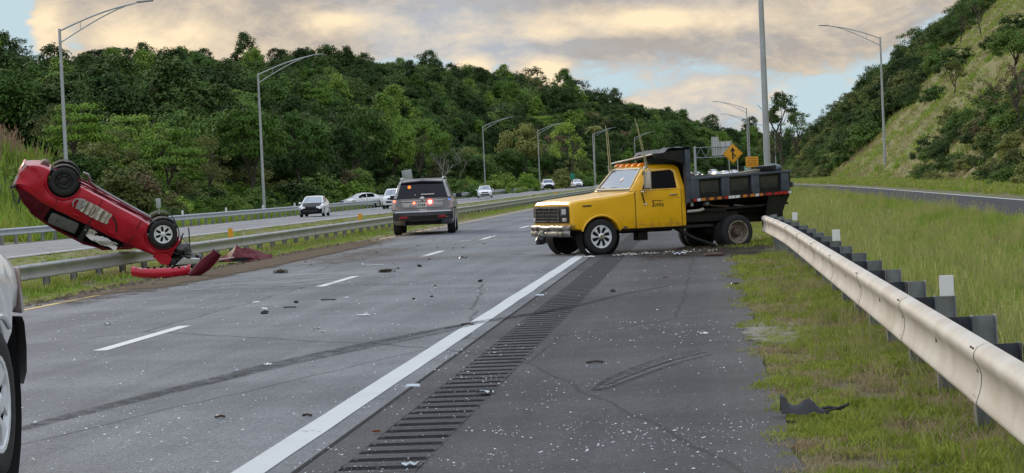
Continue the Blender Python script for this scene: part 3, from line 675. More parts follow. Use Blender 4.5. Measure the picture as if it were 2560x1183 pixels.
# ------------------------------------------------------------------ vegetation
def leafm(name, c1, c2, trans=.14, rv=.42, scale=.35): return mat(name, c1, .62, var=.2, scale=scale, color2=c2, trans=trans, randvar=rv, spec=.06)
L_dark = leafm('dark leaf', (0.0401, 0.0752, 0.0225), (0.0722, 0.1175, 0.0329)); L_mid = leafm('mid leaf', (0.0724, 0.1369, 0.0303), (0.1167, 0.1964, 0.0454))
L_bright = leafm('bright leaf', (0.1223, 0.2240, 0.0302), (0.1980, 0.3136, 0.0504)); L_olive = leafm('olive leaf', (0.1310, 0.1560, 0.0454), (0.2059, 0.2220, 0.0702))
L_brown = leafm('dry leaf', (.14, .105, .065), (.20, .15, .085)); L_lime = leafm('lime leaf', (.15, .25, .04), (.23, .33, .065))
L_fresh = leafm('fresh leaf', (0.0975, 0.1812, 0.0315), (0.1625, 0.2625, 0.0473)); L_brush = leafm('brush leaf', (0.1615, 0.1955, 0.0600), (0.2392, 0.2645, 0.0880)); L_sil = leafm('silhouette leaf', (0.0324, 0.0540, 0.0216), (0.0558, 0.0828, 0.0306))  # L_sil: silhouette darkness against the sky is put into the leaf colour
M_bark = mat('grey bark', (.085, .07, .055), .9, var=.3, scale=3, bump=.4); M_white_bark = mat('bleached bark', (.42, .40, .37), .8, var=.2, scale=3)

def leaf_quads(P, Nn, size, rng, aspect=.55):
    n = len(P); Nn = Nn / np.linalg.norm(Nn, axis=1, keepdims=True)
    t = rng.normal(size=(n, 3)); a = np.cross(Nn, t); a /= np.linalg.norm(a, axis=1, keepdims=True) + 1e-9; b = np.cross(Nn, a)
    s = size * rng.uniform(.55, 1.35, (n, 1))
    V = np.stack([P - a * s * .5, P - b * s * .5 * aspect + Nn * s * .05, P + a * s * .5, P + b * s * .5 * aspect + Nn * s * .05], 1).reshape(-1, 3)
    return V, np.arange(4 * n).reshape(n, 4)
def crown(seed, nclump=72, nleaf=80, leaf=.088, cr=.22, flat=.6, shape=(1, 1, .8), low=-.25, fill=.85, lobes=5, zc=.75, layered=False):
    """a unit crown: leaf clumps spread through an uneven volume, radius about one"""
    rng = np.random.default_rng(seed); d = rng.normal(size=(nclump * 4, 3)); d /= np.linalg.norm(d, axis=1, keepdims=True); d = d[d[:, 2] > low][:nclump]
    ld = rng.normal(size=(lobes, 3)); ld /= np.linalg.norm(ld, axis=1, keepdims=True); ld[:, 2] = np.abs(ld[:, 2])
    lob = np.max(np.clip(d @ ld.T, 0, 1) ** 3, axis=1); r = (.74 + .26 * lob) * rng.uniform(fill - .25, 1.0, len(d))
    C = d * r[:, None] * np.array(shape)
    if layered: C[:, 2] = np.round(C[:, 2] * 5) / 5 + rng.normal(0, .02, len(C))
    k = rng.integers(int(nleaf * .6), int(nleaf * 1.4), len(C)); Pi = np.repeat(np.arange(len(C)), k)
    rad = cr * rng.uniform(.65, 1.3, len(C)); o = rng.normal(size=(len(Pi), 3)); o /= np.linalg.norm(o, axis=1, keepdims=True) + 1e-9
    o *= (rng.uniform(0, 1, (len(Pi), 1)) ** .45); o[:, 2] *= flat
    P = C[Pi] + o * rad[Pi][:, None]
    Nn = o * 1.25 + np.array([0, 0, .8]) + C[Pi] * .35 + rng.normal(0, .38, (len(Pi), 3)); P[:, 2] += zc
    return leaf_quads(P, Nn, leaf, rng)
PROTO = {}
def proto(kind, m):
    key = (kind, m.name)
    if key in PROTO: return PROTO[key]
    base = PROTO.get(kind)
    if base is None:
        spec = {'round': dict(seed=1), 'lobed': dict(seed=2, nclump=60, cr=.27, lobes=4, shape=(1, 1, .95)), 'layer': dict(seed=3, nclump=70, nleaf=70, flat=.28, layered=True, shape=(1.1, 1.1, .7), cr=.3, leaf=.085),
                'airy': dict(seed=4, nclump=44, nleaf=60, cr=.2, fill=.95, lobes=6, shape=(1, 1, 1.0), leaf=.075), 'dome': dict(seed=5, nclump=90, nleaf=75, cr=.2, low=-.1, fill=1.05, lobes=9, shape=(1.1, 1.1, .75), leaf=.08),
                'bush': dict(seed=6, nclump=52, nleaf=75, cr=.24, low=0.0, zc=.1, shape=(1, 1, .9), leaf=.10), 'vine': dict(seed=7, nclump=60, nleaf=75, cr=.28, low=-.05, flat=.8, zc=.1, shape=(1.1, 1.0, .7), lobes=7, leaf=.095),
                'tall': dict(seed=8, nclump=64, nleaf=75, cr=.22, shape=(.75, .75, 1.25), lobes=7, zc=1.0), 'sparse': dict(seed=9, nclump=26, nleaf=22, cr=.16, fill=1.0, lobes=8, shape=(1, 1, 1.0), leaf=.09)}[kind]
        V, Q = crown(**spec); base = PROTO[kind] = npmesh('crown', V, Q, m, link=False)
        PROTO[key] = base; return base
    o = base.copy(); o.data = base.data.copy(); o.data.materials[0] = m; PROTO[key] = o; return o

def limb_mesh(seed, h=1.0, r=.045, n=6, spread=.55, start=.35, depth=2):
    rng = np.random.default_rng(seed); b = MB()
    def go(p, d, l, r, k):
        pts = [p]; 
        for i in range(4):
            d = (d + Vector(rng.normal(0, .10, 3)) + Vector((0, 0, .04))).normalized(); pts.append(pts[-1] + d * l / 4)
        b.tube(pts, [r * (1 - .14 * i) for i in range(5)], 6 if k == depth else 5)
        if k:
            for j in range(n if k == depth else 3):
                q = pts[2 + j % 3] if k == depth else pts[1 + j % 4]; a = rng.uniform(0, 6.28)
                dd = (d * .55 + Vector((math.cos(a), math.sin(a), .55)) * spread).normalized(); go(q, dd, l * rng.uniform(.45, .65), r * .52, k - 1)
    go(Vector((0, 0, -.05)), Vector((0, 0, 1)), h, r, depth); return b
SNAG = limb_mesh(44, 1.0, .028, 6, .6).build('snag', mat('pale grey bark', (.22, .20, .17), .85, var=.3, scale=3), None, smooth=60); COL.objects.unlink(SNAG)
TRUNK = limb_mesh(3).build('trunk', M_bark, None, smooth=60); COL.objects.unlink(TRUNK)
def plant(name, label, cat, X, Y, h, rad, kind, m, group=None, trunk=True, rz=None, tz=None, squash=1.0):
    z = gz(X, Y); t = thing(name, label, cat, (X, Y, z), random.uniform(0, 6.28) if rz is None else rz, group)
    c = proto(kind, m).copy(); c.name = 'crown' if trunk else 'foliage'; COL.objects.link(c); c.parent = t
    zc = {'bush': .1, 'vine': .1, 'tall': 1.0}.get(kind, .75)
    sz = rad * squash; c.scale = (rad, rad, sz)
    if trunk:
        c.location = (0, 0, h - (zc + .8) * sz)
        q = TRUNK.copy(); COL.objects.link(q); q.parent = t; hh = max(h * .62, .5); q.scale = (hh * .8, hh * .8, hh)
    else: c.location = (0, 0, -.05 * rad)
    return t
def hillpoint(px, Y): p = at(px, 437, Y); return p.x, Y
TREES = []                                   # (x, y, radius) so that the wood leaves them room
def treeat(px, Y, h, rad, kind, m, label, name='tree', cat='tree', group=None, **k):
    if cat == 'tree': k.setdefault('squash', h / rad * .56)
    x, y = hillpoint(px, Y); TREES.append((x, y, rad)); return plant(name, label, cat, x, y, h, rad, kind, m, group, **k)
def ridge_tree(px, py_top, h, rad, kind, m, label, dlook=(46, 86)):
    best = None                              # where the hill's crest lies in that direction
    for Y in np.arange(250, 900, 6.0):
        x, _ = hillpoint(px, Y); z = gz(x, Y); el_ = (z - EYE) / Y
        if best is None or el_ > best[0]: best = (el_, x, Y, z)
    _, x, Y, z = best; TREES.append((x, Y, rad * .6)); zt = at(px, py_top, Y).z; h = max(h, zt - z)
    return plant('tree', label, 'tree', x, Y, h, rad, kind, m, 'trees standing out on the ridge')
# single trees one can tell apart on the left hill
treeat(612, 186, 10.4, 3.7, 'dome', L_fresh, 'bright green broad domed tree behind the second street lamp from the left', 'tree')
treeat(1062, 300, 12.6, 4.0, 'dome', L_fresh, 'bright green domed tree on the hillside above the grey police vehicle')
treeat(196, 150, 6.6, 2.6, 'layer', L_bright, 'yellow green layered tree between the leftmost lamp and the reddish grass')
treeat(330, 166, 7.0, 3.2, 'layer', L_fresh, 'flat layered bright tree on the hill right of the leftmost street lamp')
treeat(432, 162, 6.8, 2.9, 'layer', L_fresh, 'vivid green layered tree with flat tiers above the roadside brush left of the second lamp')
treeat(905, 252, 12.0, 4.4, 'lobed', L_mid, 'mid green lobed tree on the hillside above the white car behind the guardrail')
treeat(985, 272, 11.5, 3.4, 'lobed', L_fresh, 'pale fresh green low tree left of the police vehicle roof')
treeat(1300, 402, 13.4, 4.8, 'round', L_olive, 'olive brown rounded tree behind the lamp above the white compact crossover', )
treeat(1420, 442, 13.4, 4.6, 'airy', L_lime, 'tree sprinkled with pale yellow green leaves behind the white compact crossover')
treeat(1625, 545, 16.5, 5.6, 'lobed', L_mid, 'green tree behind the small distant lamp above the truck roof')
treeat(760, 216, 10.6, 3.6, 'round', L_mid, 'round mid green tree low on the hill right of the second street lamp')
treeat(520, 172, 6.0, 2.7, 'airy', L_olive, 'thin olive tree at the foot of the bright domed tree')
ridge_tree(1338, 172, 12, 7.4, 'airy', L_sil, 'largest dark tree standing up on the ridge against the yellow cloud')
ridge_tree(1447, 202, 11, 6.6, 'airy', L_sil, 'dark tree on the falling ridge right of the largest ridge tree')
ridge_tree(1225, 182, 9, 5.6, 'airy', L_sil, 'thin dark ridge tree left of the largest ridge tree')
ridge_tree(1130, 172, 9, 6.2, 'layer', L_sil, 'flat topped dark tree on the ridge above the police vehicle')
ridge_tree(812, 144, 10, 6.0, 'lobed', L_sil, 'dark rounded ridge tree just right of the second lamp head')
ridge_tree(438, 117, 10, 5.0, 'lobed', L_sil, 'dark ridge tree with pointed top midway between the two left lamps')
ridge_tree(322, 110, 9, 4.8, 'dome', L_sil, 'dark domed ridge tree below the arm of the leftmost lamp')
ridge_tree(255, 116, 8, 4.2, 'dome', L_sil, 'smaller dark domed ridge tree beside the leftmost lamp pole')
ridge_tree(70, 98, 8, 3.6, 'airy', L_sil, 'small pointed ridge tree near the left edge of the picture')
ridge_tree(1720, 300, 11, 6.4, 'lobed', L_sil, 'dark ridge tree where the hill falls toward the overhead gantry')
ridge_tree(1010, 172, 9, 5.0, 'sparse', L_sil, 'twiggy sparse ridge tree against the pale sky left of the flat topped one')
# bare bleached tree
x, y = hillpoint(1098, 300); t = thing('bare_tree', 'bare white leafless tree at the foot of the wooded hill', 'tree', (x, y, gz(x, y)))
limb_mesh(21, 5.2, .11, 7, .75, depth=3).build('trunk', M_white_bark, t, smooth=60); TREES.append((x, y, 2))
# palms
def palm(px, Y, h, label):
    x, y = hillpoint(px, Y); t = thing('palm_tree', label, 'palm', (x, y, gz(x, y)), 0, 'palms on the wooded hill'); TREES.append((x, y, 3))
    MB().tube([(0, 0, -.5), (.1, 0, h * .5), (.25, .1, h)], [.2, .15, .12], 7).build('trunk', M_white_bark, t, smooth=60)
    rng = np.random.default_rng(int(px)); V = []; Q = []
    for k in range(17):
        a = k * 2.4 + rng.uniform(-.2, .2); up = rng.uniform(-.1, .9); Lf = rng.uniform(2.6, 3.4); pts = []
        for i in range(9):
            q = i / 8; pts.append(np.array([.25 + math.cos(a) * Lf * q * (1 - .15 * q), .1 + math.sin(a) * Lf * q * (1 - .15 * q), h + up * Lf * q - 1.1 * Lf * q * q * (.5 + .4 * up)]))
        side = np.array([-math.sin(a), math.cos(a), 0])
        for i in range(8):
            w = .75 * math.sin(math.pi * min(1, .15 + i / 8)) ; m_ = (pts[i] + pts[i + 1]) / 2
            for s in (-1, 1):
                e = m_ + side * s * w + np.array([0, 0, -.3 * w]) + (pts[i + 1] - pts[i]) * .6; o = len(V); V += [pts[i], pts[i + 1], e + (pts[i + 1] - pts[i]) * .3, e]; Q.append((o, o + 1, o + 2, o + 3))
    npmesh('fronds', np.array(V), np.array(Q), L_olive, parent=t)
palm(955, 300, 8.5, 'palm with drooping fronds and a pale trunk on the hill above the white cars'); palm(1487, 455, 12.5, 'palm crown rising over the wood behind the lamp nearest the truck')
palm(105, 190, 6.0, 'low palm at the left edge of the picture above the dry reddish grass'); palm(845, 285, 6.5, 'short palm among the brush at the foot of the hill left of the police vehicle')
# bushes in the front row
BUSH = [(285, 140, 3.4, 'bush', L_olive, 'round olive bush behind the overturned car'), (345, 150, 2.9, 'bush', L_brown, 'dry brownish bush with grey twigs behind the overturned car'), (455, 165, 2.6, 'bush', L_olive, 'dull olive bush left of the second street lamp'),
        (540, 160, 1.9, 'vine', L_lime, 'low bright bush of creepers at the foot of the second lamp'), (715, 190, 3.6, 'vine', L_dark, 'dark heap of creepers right of the second lamp'), (800, 200, 3.4, 'bush', L_mid, 'mid green bush above the black and white sedan'),
        (860, 215, 3.3, 'vine', L_bright, 'bright vine covered mound above the white car behind the guardrail'), (985, 235, 3.1, 'bush', L_dark, 'dark bush directly left of the tilted sign back'), (1065, 255, 2.4, 'bush', L_olive, 'yellowish flowering bush right of the tilted sign back'),
        (1150, 275, 3.4, 'vine', L_mid, 'broad green bush under the bare white tree'), (1255, 320, 3.4, 'bush', L_lime, 'yellow green bush right of the lamp above the white sedan'), (1315, 345, 3.2, 'bush', L_bright, 'fresh green bush above the white compact crossover'),
        (1405, 385, 3.8, 'bush', L_olive, 'olive bush behind the small green sign on the left'), (1455, 410, 3.4, 'vine', L_mid, 'green bush left of the truck windshield'), (1545, 470, 4.0, 'bush', L_olive, 'olive bush just behind the truck windshield top'),
        (640, 178, 2.2, 'bush', L_mid, 'green bush against the pole of the second lamp'), (225, 150, 3.0, 'vine', L_mid, 'vine heap right of the leftmost lamp pole'), (590, 185, 2.8, 'bush', L_bright, 'bright green bush in front of the domed tree')]
for px, Y, r, k, m, lab in BUSH: treeat(px, Y, r * 1.6, r, k, m, lab, 'bush', 'bush', 'bushes along the far guardrail', trunk=False)
# the wood itself: hundreds of crowns that read as one mass
def far_from_trees(x, y, f=.75):
    T = np.array(TREES); return np.all((x[:, None] - T[None, :, 0]) ** 2 + (y[:, None] - T[None, :, 1]) ** 2 > (f * T[None, :, 2]) ** 2, axis=1)
def jgrid(d0, d1, y0, y1, sp, rng, aspect=1.0):
    D, Y = np.meshgrid(np.arange(d0, d1, sp), np.arange(y0, y1, sp * aspect), indexing='ij'); D = D.ravel() + rng.uniform(-.45, .45, D.size) * sp; Y = Y.ravel() + rng.uniform(-.45, .45, Y.size) * sp * aspect; return D, Y
rng = np.random.default_rng(5)
D, Y = jgrid(7, 105, 96, 960, 4.7, rng); X = -37 - D + cshift(Y)
grassbank = (-X > .322 * Y + 2.0 * np.sin(Y * .3)) & (Y < 190) & (D < 40)
keep = far_from_trees(X, Y) & ~grassbank; X, Y, D = X[keep], Y[keep], D[keep]
n = len(X); s = rng.uniform(2.3, 4.7, n) * np.clip(.62 + D / 45, .6, 1.1) * np.where(rng.uniform(0, 1, n) > .9, 1.25, 1); wet = np.sin(X * .07 + 1) + np.cos(Y * .045) + rng.normal(0, .8, n)
srcs = [proto(k, m) for k, m in (('round', L_dark), ('lobed', L_dark), ('layer', L_mid), ('round', L_mid), ('dome', L_dark), ('airy', L_olive), ('tall', L_dark), ('lobed', L_mid), ('dome', L_mid), ('airy', L_brown), ('layer', L_bright), ('bush', L_brush), ('airy', L_brush), ('tall', L_fresh))] + [SNAG]
idx = np.where(wet > 1.25, rng.choice([2, 3, 8, 10], n), np.where(wet < -1.6, rng.choice([5, 9, 7, 0], n), rng.choice([0, 1, 4, 6, 7, 3, 0, 8], n)))
idx = np.where((D > 42) & (rng.uniform(0, 1, n) < .6), rng.choice([0, 1, 4, 6, 0, 7], n), idx); nearleft = (Y < 185) & (D < 34); idx = np.where(nearleft, rng.choice([11, 12, 11, 10, 9, 12, 7, 3], n), idx); snag = rng.uniform(0, 1, n) > .992; idx = np.where(snag, 14, np.where(rng.uniform(0, 1, n) > .95, 13, idx)); s = np.where(nearleft, s * .68, s); s = np.where(snag, rng.uniform(4.5, 6.5, n) * np.where(nearleft, .5, 1), s)
Z = ground(X, Y) + rng.uniform(-.6, 3.4, n) + np.where(D > 25, .7, -.8) - np.where(nearleft, .6, 0)
scatter('wood', np.stack([X, Y, Z], 1), np.stack([rng.normal(0, .1, n), rng.normal(0, .1, n), rng.uniform(0, 6.28, n)], 1), np.stack([s, s, s * rng.uniform(.85, 1.2, n)], 1), idx, srcs, 'dense dark green wood covering the hill on the left')
# far trees closing the valley
D = rng.uniform(-60, 260, 420); Y = rng.uniform(860, 1150, 420); X = D; n = len(X); s = rng.uniform(3.2, 5.5, n)
ok = ~((X - cshift(Y) > -34) & (X - cshift(Y) < 12)); X, Y, s = X[ok], Y[ok], s[ok]; n = len(X)
scatter('far_wood', np.stack([X, Y, ground(X, Y) * 0 + elev(Y) - .5 + rng.uniform(0, 2.5, n)], 1), np.stack([np.zeros(n)] * 2 + [rng.uniform(0, 6.28, n)], 1), np.stack([s, s, s * 1.15], 1), rng.integers(0, 4, n), srcs[:4], 'distant belt of trees closing off the valley behind the signs')
# undergrowth at the foot of the hill
D, Y = jgrid(-2.5, 16, 100, 640, 1.9, rng, 1.5); X = -37 - D + cshift(Y)
gb = (-X > .322 * Y + 2.0 * np.sin(Y * .3)) & (Y < 190)
pr = np.clip((D + 3.2) / 7, .12, 1); keep = (rng.uniform(0, 1, len(X)) < pr) & ~gb & far_from_trees(X, Y, .3); X, Y, D = X[keep], Y[keep], D[keep]; n = len(X)
s = rng.uniform(.6, 1.7, n) * np.clip(.45 + (D + 2.5) / 8, .4, 2.0)
bs = [proto(k, m) for k, m in (('bush', L_mid), ('vine', L_mid), ('vine', L_bright), ('bush', L_olive), ('vine', L_dark), ('bush', L_lime), ('bush', L_brown))]
patch = np.sin(Y * .06) + np.sin(Y * .023 + 2) + rng.normal(0, .5, n)
idx = np.where(D < .5, rng.choice([2, 5, 5, 1], n), np.where(patch > .5, rng.choice([0, 3, 6, 3, 5, 3], n), rng.choice([0, 1, 2, 4, 2, 5], n)))
scatter('undergrowth', np.stack([X, Y, ground(X, Y) - .1], 1), np.stack([np.zeros(n)] * 2 + [rng.uniform(0, 6.28, n)], 1), np.stack([s, s, s * rng.uniform(.7, 1.1, n)], 1), idx, bs, 'tangled undergrowth and creepers along the foot of the left hill')

# ---- the cut slope on the right
def rpoint(d, Y): return xbase(Y) + d
D, Y = jgrid(-.6, 70, 216, 610, 2.9, rng, 1.25); X = xbase(Y) + D
bnd = np.interp(D, [0, 3, 6, 10.5, 16, 23, 40, 70], [229, 221, 216, 224, 244, 269, 325, 400]) + 4 * np.sin(D * .55) + rng.normal(0, 3, len(D)); keep = (Y > bnd) & (rng.uniform(0, 1, len(D)) < .93); X, Y, D = X[keep], Y[keep], D[keep]
n = len(X); s = rng.uniform(1.3, 2.9, n) * np.where(D < 3, .75, 1)
rs = [proto(k, m) for k, m in (('bush', L_dark), ('vine', L_dark), ('bush', L_mid), ('vine', L_olive), ('bush', L_olive), ('lobed', L_dark), ('airy', L_olive), ('vine', L_mid), ('bush', L_brown), ('sparse', L_olive))]
idx = np.where(D < 2.5, rng.choice([3, 4, 7, 2], n), rng.choice([0, 1, 2, 3, 0, 5, 7, 1, 2, 9], n))
scatter('slope_thicket', np.stack([X, Y, ground(X, Y) - .25], 1), np.stack([np.zeros(n)] * 2 + [rng.uniform(0, 6.28, n)], 1), np.stack([s, s, s * rng.uniform(.8, 1.25, n)], 1), idx, rs, 'thicket covering the far part of the slope on the right')
D, Y = jgrid(.3, 18, 84, 158, 1.9, rng); X = xbase(Y) + D
bnd = np.interp(D, [-1, 1.4, 3, 4, 5, 6, 10, 18], [130, 144, 151, 147, 142, 133, 112, 90]) + 2 * np.sin(D * 1.5) + rng.normal(0, 2.0, len(D)); keep = (Y < bnd) & (rng.uniform(0, 1, len(D)) < .9); X, Y, D = X[keep], Y[keep], D[keep]; n = len(X); s = rng.uniform(.8, 1.75, n) * np.where(D < 1.5, .7, 1)
idx = rng.choice([0, 2, 3, 7, 1, 4, 0, 2, 9], n)
scatter('slope_thicket', np.stack([X, Y, ground(X, Y) - .2], 1), np.stack([np.zeros(n)] * 2 + [rng.uniform(0, 6.28, n)], 1), np.stack([s, s, s * rng.uniform(.8, 1.15, n)], 1), idx, rs, 'bushes crowding the near foot of the slope at the right edge')
def slope_plant(px, py, name, label, cat, h, rad, kind, m, trunk=True, **k):
    best = None                              # the point of the slope seen at that pixel
    d = ray(px, py)
    for Y in np.arange(60, 560, 1.0):
        p = Vector((0, 0, EYE)) + d * (Y / d.y)
        if p.z < gz(p.x, p.y) and p.x > xbase(p.y) - 3: best = p; break
    if best is None: p = Vector((0, 0, EYE)) + d * (330 / d.y); best = p
    return plant(name, label, cat, best.x, best.y, h, rad, kind, m, 'single plants on the grassy slope', trunk=trunk, **k)
slope_plant(2376, 310, 'bush', 'spiky round bush alone in the middle of the grassy slope', 'bush', 1.4, 1.35, 'bush', L_olive, trunk=False)
slope_plant(2384, 246, 'tree', 'small leaning tree with a bare pale trunk high on the grassy slope', 'tree', 3.0, 1.35, 'airy', L_olive)
slope_plant(2350, 250, 'bush', 'dark bush at the edge of the thicket above the grassy slope', 'bush', 1.6, 1.7, 'vine', L_mid, trunk=False)
slope_plant(2395, 180, 'bush', 'large dark bush at the top end of the grass band', 'bush', 3.0, 2.5, 'bush', L_dark, trunk=False)
slope_plant(2480, 125, 'bush', 'dark bush high up near the right edge', 'bush', 1.5, 1.3, 'bush', L_dark, trunk=False)
slope_plant(2455, 92, 'tree', 'crooked tree with a bent bare trunk near the top of the slope', 'tree', 4.2, 1.6, 'sparse', L_olive)
slope_plant(2400, 112, 'tree', 'spreading tree leaning out at the top of the slope', 'tree', 4.6, 2.4, 'airy', L_mid)
slope_plant(2535, 95, 'bush', 'dense bush in the upper right corner', 'bush', 2.0, 1.9, 'bush', L_dark, trunk=False)
slope_plant(2540, 215, 'tree', 'green tree above the twiggy thicket at the right edge', 'tree', 3.8, 1.9, 'lobed', L_mid)
slope_plant(2545, 330, 'tree', 'grey twiggy half bare tree at the right edge', 'tree', 3.6, 2.0, 'sparse', L_brown)
slope_plant(2485, 335, 'bush', 'brown withered bush right of the spiky round bush', 'bush', 1.4, 1.4, 'vine', L_brown, trunk=False)
for px, Y, h, rad, k, m, lab in ((1962, 372, 13.6, 4.2, 'tall', L_dark, 'tall dark tree at the far end of the right slope beside the thick lamp post'), (1995, 345, 9, 3.2, 'airy', L_mid, 'lower airy tree right of the tall dark tree'), (1925, 420, 8, 3.0, 'airy', L_olive, 'thin tree peeping out left of the tall dark tree'),
                     (2085, 318, 5.4, 2.3, 'airy', L_olive, 'sparse feathery tree rising from the thicket against the sky'), (2140, 300, 5.0, 2.2, 'airy', L_olive, 'second sparse feathery tree on the skyline of the right slope'), (2300, 285, 5.5, 3.0, 'airy', L_mid, 'airy tree on the skyline left of the top of the grass band')):
    x, y = hillpoint(px, Y); z = gz(x, y); plant('tree', lab, 'tree', x, y, h, rad, k, m, 'trees at the edge of the right slope')

# ---- grass
def tuft(seed, n, lo, hi, width, rad, lean=.45, heads=0):
    rng = np.random.default_rng(seed); V = []; Q = []
    for k in range(n):
        a = rng.uniform(0, 6.28); r = rad * math.sqrt(rng.uniform(0, 1)); h = rng.uniform(lo, hi); b = rng.uniform(0, 6.28); ln = lean * h * rng.uniform(.2, 1.2)
        p = np.array([r * math.cos(a), r * math.sin(a), 0]); d = np.array([math.cos(b), math.sin(b), 0]); s = np.array([-d[1], d[0], 0]) * width * rng.uniform(.7, 1.3)
        m1 = p + d * ln * .35 + np.array([0, 0, h * .6]); e = p + d * ln + np.array([0, 0, h]); o = len(V)
        V += [p - s, p + s, m1 + s * .8, m1 - s * .8, e + s * .15, e - s * .15]; Q += [(o, o + 1, o + 2, o + 3), (o + 3, o + 2, o + 4, o + 5)]
        if k < heads:
            o = len(V); V += [e - s, e + s, e + d * .05 * h + s * .8 + np.array([0, 0, .16 * h]), e + d * .05 * h - s * .8 + np.array([0, 0, .16 * h])]; Q.append((o, o + 1, o + 2, o + 3))
    return np.array(V), np.array(Q)
G_green = leafm('green blade', (0.1975, 0.2565, 0.0388), (0.3172, 0.3648, 0.0727), .3, .25, 1.2); G_lush = leafm('lush blade', (0.1871, 0.3024, 0.0413), (0.2835, 0.3888, 0.0734), .3, .2, .8)
G_dry = leafm('straw blade', (.30, .245, .14), (.40, .33, .20), .3, .2, 1.0); G_pale = leafm('pale seed grass', (0.3062, 0.3402, 0.1010), (0.4082, 0.3996, 0.1515), .3, .2, .7); G_red = leafm('reddish plume grass', (.27, .185, .125), (.35, .25, .17), .3, .15, .6)
def gproto(seed, m, *a, **k): V, Q = tuft(seed, *a, **k); return npmesh('grass_tuft', V, Q, m, link=False)
TS = [gproto(1, G_green, 26, .02, .05, .0035, .09, .8), gproto(2, G_green, 24, .025, .06, .004, .08, .7), gproto(3, G_dry, 26, .015, .05, .003, .10, 1.2), gproto(4, G_green, 20, .02, .05, .0045, .1, 1.0)]
TT = [gproto(11, G_green, 20, .18, .42, .005, .12, .4), gproto(12, G_pale, 18, .25, .52, .004, .12, .35, heads=9), gproto(13, G_lush, 22, .14, .36, .006, .12, .5), gproto(14, G_dry, 14, .2, .42, .004, .14, .5, heads=7)]
TL = [gproto(21, G_green, 16, .06, .16, .016, .26, .7), gproto(22, G_lush, 16, .06, .2, .018, .26, .6), gproto(23, G_pale, 14, .08, .22, .014, .28, .5), gproto(24, G_dry, 14, .05, .14, .014, .28, .9)]
TB = [gproto(31, G_lush, 18, .5, 1.3, .035, .5, .45), gproto(32, G_green, 18, .4, 1.1, .035, .5, .5), gproto(33, G_red, 20, .7, 1.5, .03, .5, .4, heads=16), gproto(34, G_pale, 16, .4, 1.0, .03, .5, .5)]
def grow(name, X, Y, sc, idx, src, label, rng, zf=ground, dz=-.02, tilt=.12):
    n = len(X); P = np.stack([X, Y, zf(X, Y) + dz], 1)
    return scatter(name, P, np.stack([rng.normal(0, tilt, n), rng.normal(0, tilt, n), rng.uniform(0, 6.28, n)], 1), np.repeat(sc[:, None], 3, 1), idx, src, label)
def noise2(X, Y, s, o=0): return (np.sin(X * s * 1.7 + Y * s * .6 + o) + np.sin(Y * s * 1.3 - X * s * .9 + 2 * o + 1) + np.sin((X + Y) * s * 2.3 + o * 3) * .6) / 2.6
rng = np.random.default_rng(9)
def rnd(x0, x1, y0, y1, dens):
    n = int((x1 - x0) * (y1 - y0) * dens); return rng.uniform(x0, x1, n), rng.uniform(y0, y1, n)
def cat2(*a): return tuple(np.concatenate(q) for q in zip(*a))
# short verge between shoulder and guardrail
X, Y = cat2(rnd(.25, 2.0, 7.5, 22, 230), rnd(.25, 1.9, 22, 45, 90), rnd(.3, 1.9, 45, 90, 30))
nz = noise2(X, Y, 1.6) + .7 * noise2(X, Y, 5.1, 2) + rng.normal(0, .22, len(X)); edge_x = np.interp(Y, _ye, _ed)
keep = (X > edge_x - .10 + .16 * noise2(X, Y, 3.3, 5) + np.abs(rng.normal(0, .07, len(X)))) & (nz > -.62) & ~(((X - 1.0) / 2.2) ** 2 + ((Y - 40.5) / 2.6) ** 2 < rng.uniform(.5, 1.1, len(X))); X, Y, nz = X[keep], Y[keep], nz[keep]; n = len(X)
idx = np.where(nz < -.22, 2, np.where(nz > .5, 1, rng.choice([0, 0, 3, 1, 2], n))); sc = rng.uniform(.7, 1.25, n) * np.where(Y > 40, 1.8, np.where(Y > 22, 1.25, 1.0)) * np.where(X > 1.15, 1.25, .9)
grow('verge_grass', X, Y, sc, idx, TS, 'short patchy grass between the dark shoulder and the cream guardrail', rng)
X, Y = cat2(rnd(.5, 1.9, 7.5, 30, 4.5), rnd(1.2, 1.8, 8, 40, 7)); n = len(X)
grow('verge_weeds', X, Y, rng.uniform(.28, .55, n), rng.choice([0, 1, 3, 3], n), TT, 'scattered taller weeds and dead stalks in the verge', rng, tilt=.3)
# tall grass beyond the guardrail
_rl = lambda Y: 9.8 - 7.4 * np.clip((Y - 110) / 220, 0, 1) ** 1.6 - 3.3 * (1 - .45 * np.clip((Y - 110) / 220, 0, 1)) + cshift(Y)
X, Y = cat2(rnd(1.75, 6.45, 9, 24, 60), rnd(1.75, 6.45, 24, 55, 36), rnd(1.7, 6.4, 55, 120, 13), rnd(1.2, 6.2, 120, 260, 3.0))
nz = noise2(X, Y * .5, 1.1, 1) + .5 * noise2(X, Y, 3.0, 4) + rng.normal(0, .25, len(X)); keep = (X < _rl(Y) - .1) & ~((np.abs(X - 4.35) < .16) & (Y < 60) & (rng.uniform(0, 1, len(X)) < .85)); X, Y, nz = X[keep], Y[keep], nz[keep]; n = len(X)
far_side = X > 4.5
idx = np.where(nz > .35, 2, np.where(nz < -.3, rng.choice([1, 3, 1, 2], n), rng.choice([0, 1, 2, 2], n))); sc = rng.uniform(.65, 1.15, n) * np.where(Y > 120, 1.9, np.where(Y > 55, 1.4, np.where(Y > 24, 1.1, 1.0))) * np.where(X < 2.4, 1.0, np.where(far_side, .6, .88))
grow('tall_grass', X, Y, sc, idx, TT, 'tall seeding grass between the guardrail and the ramp', rng)
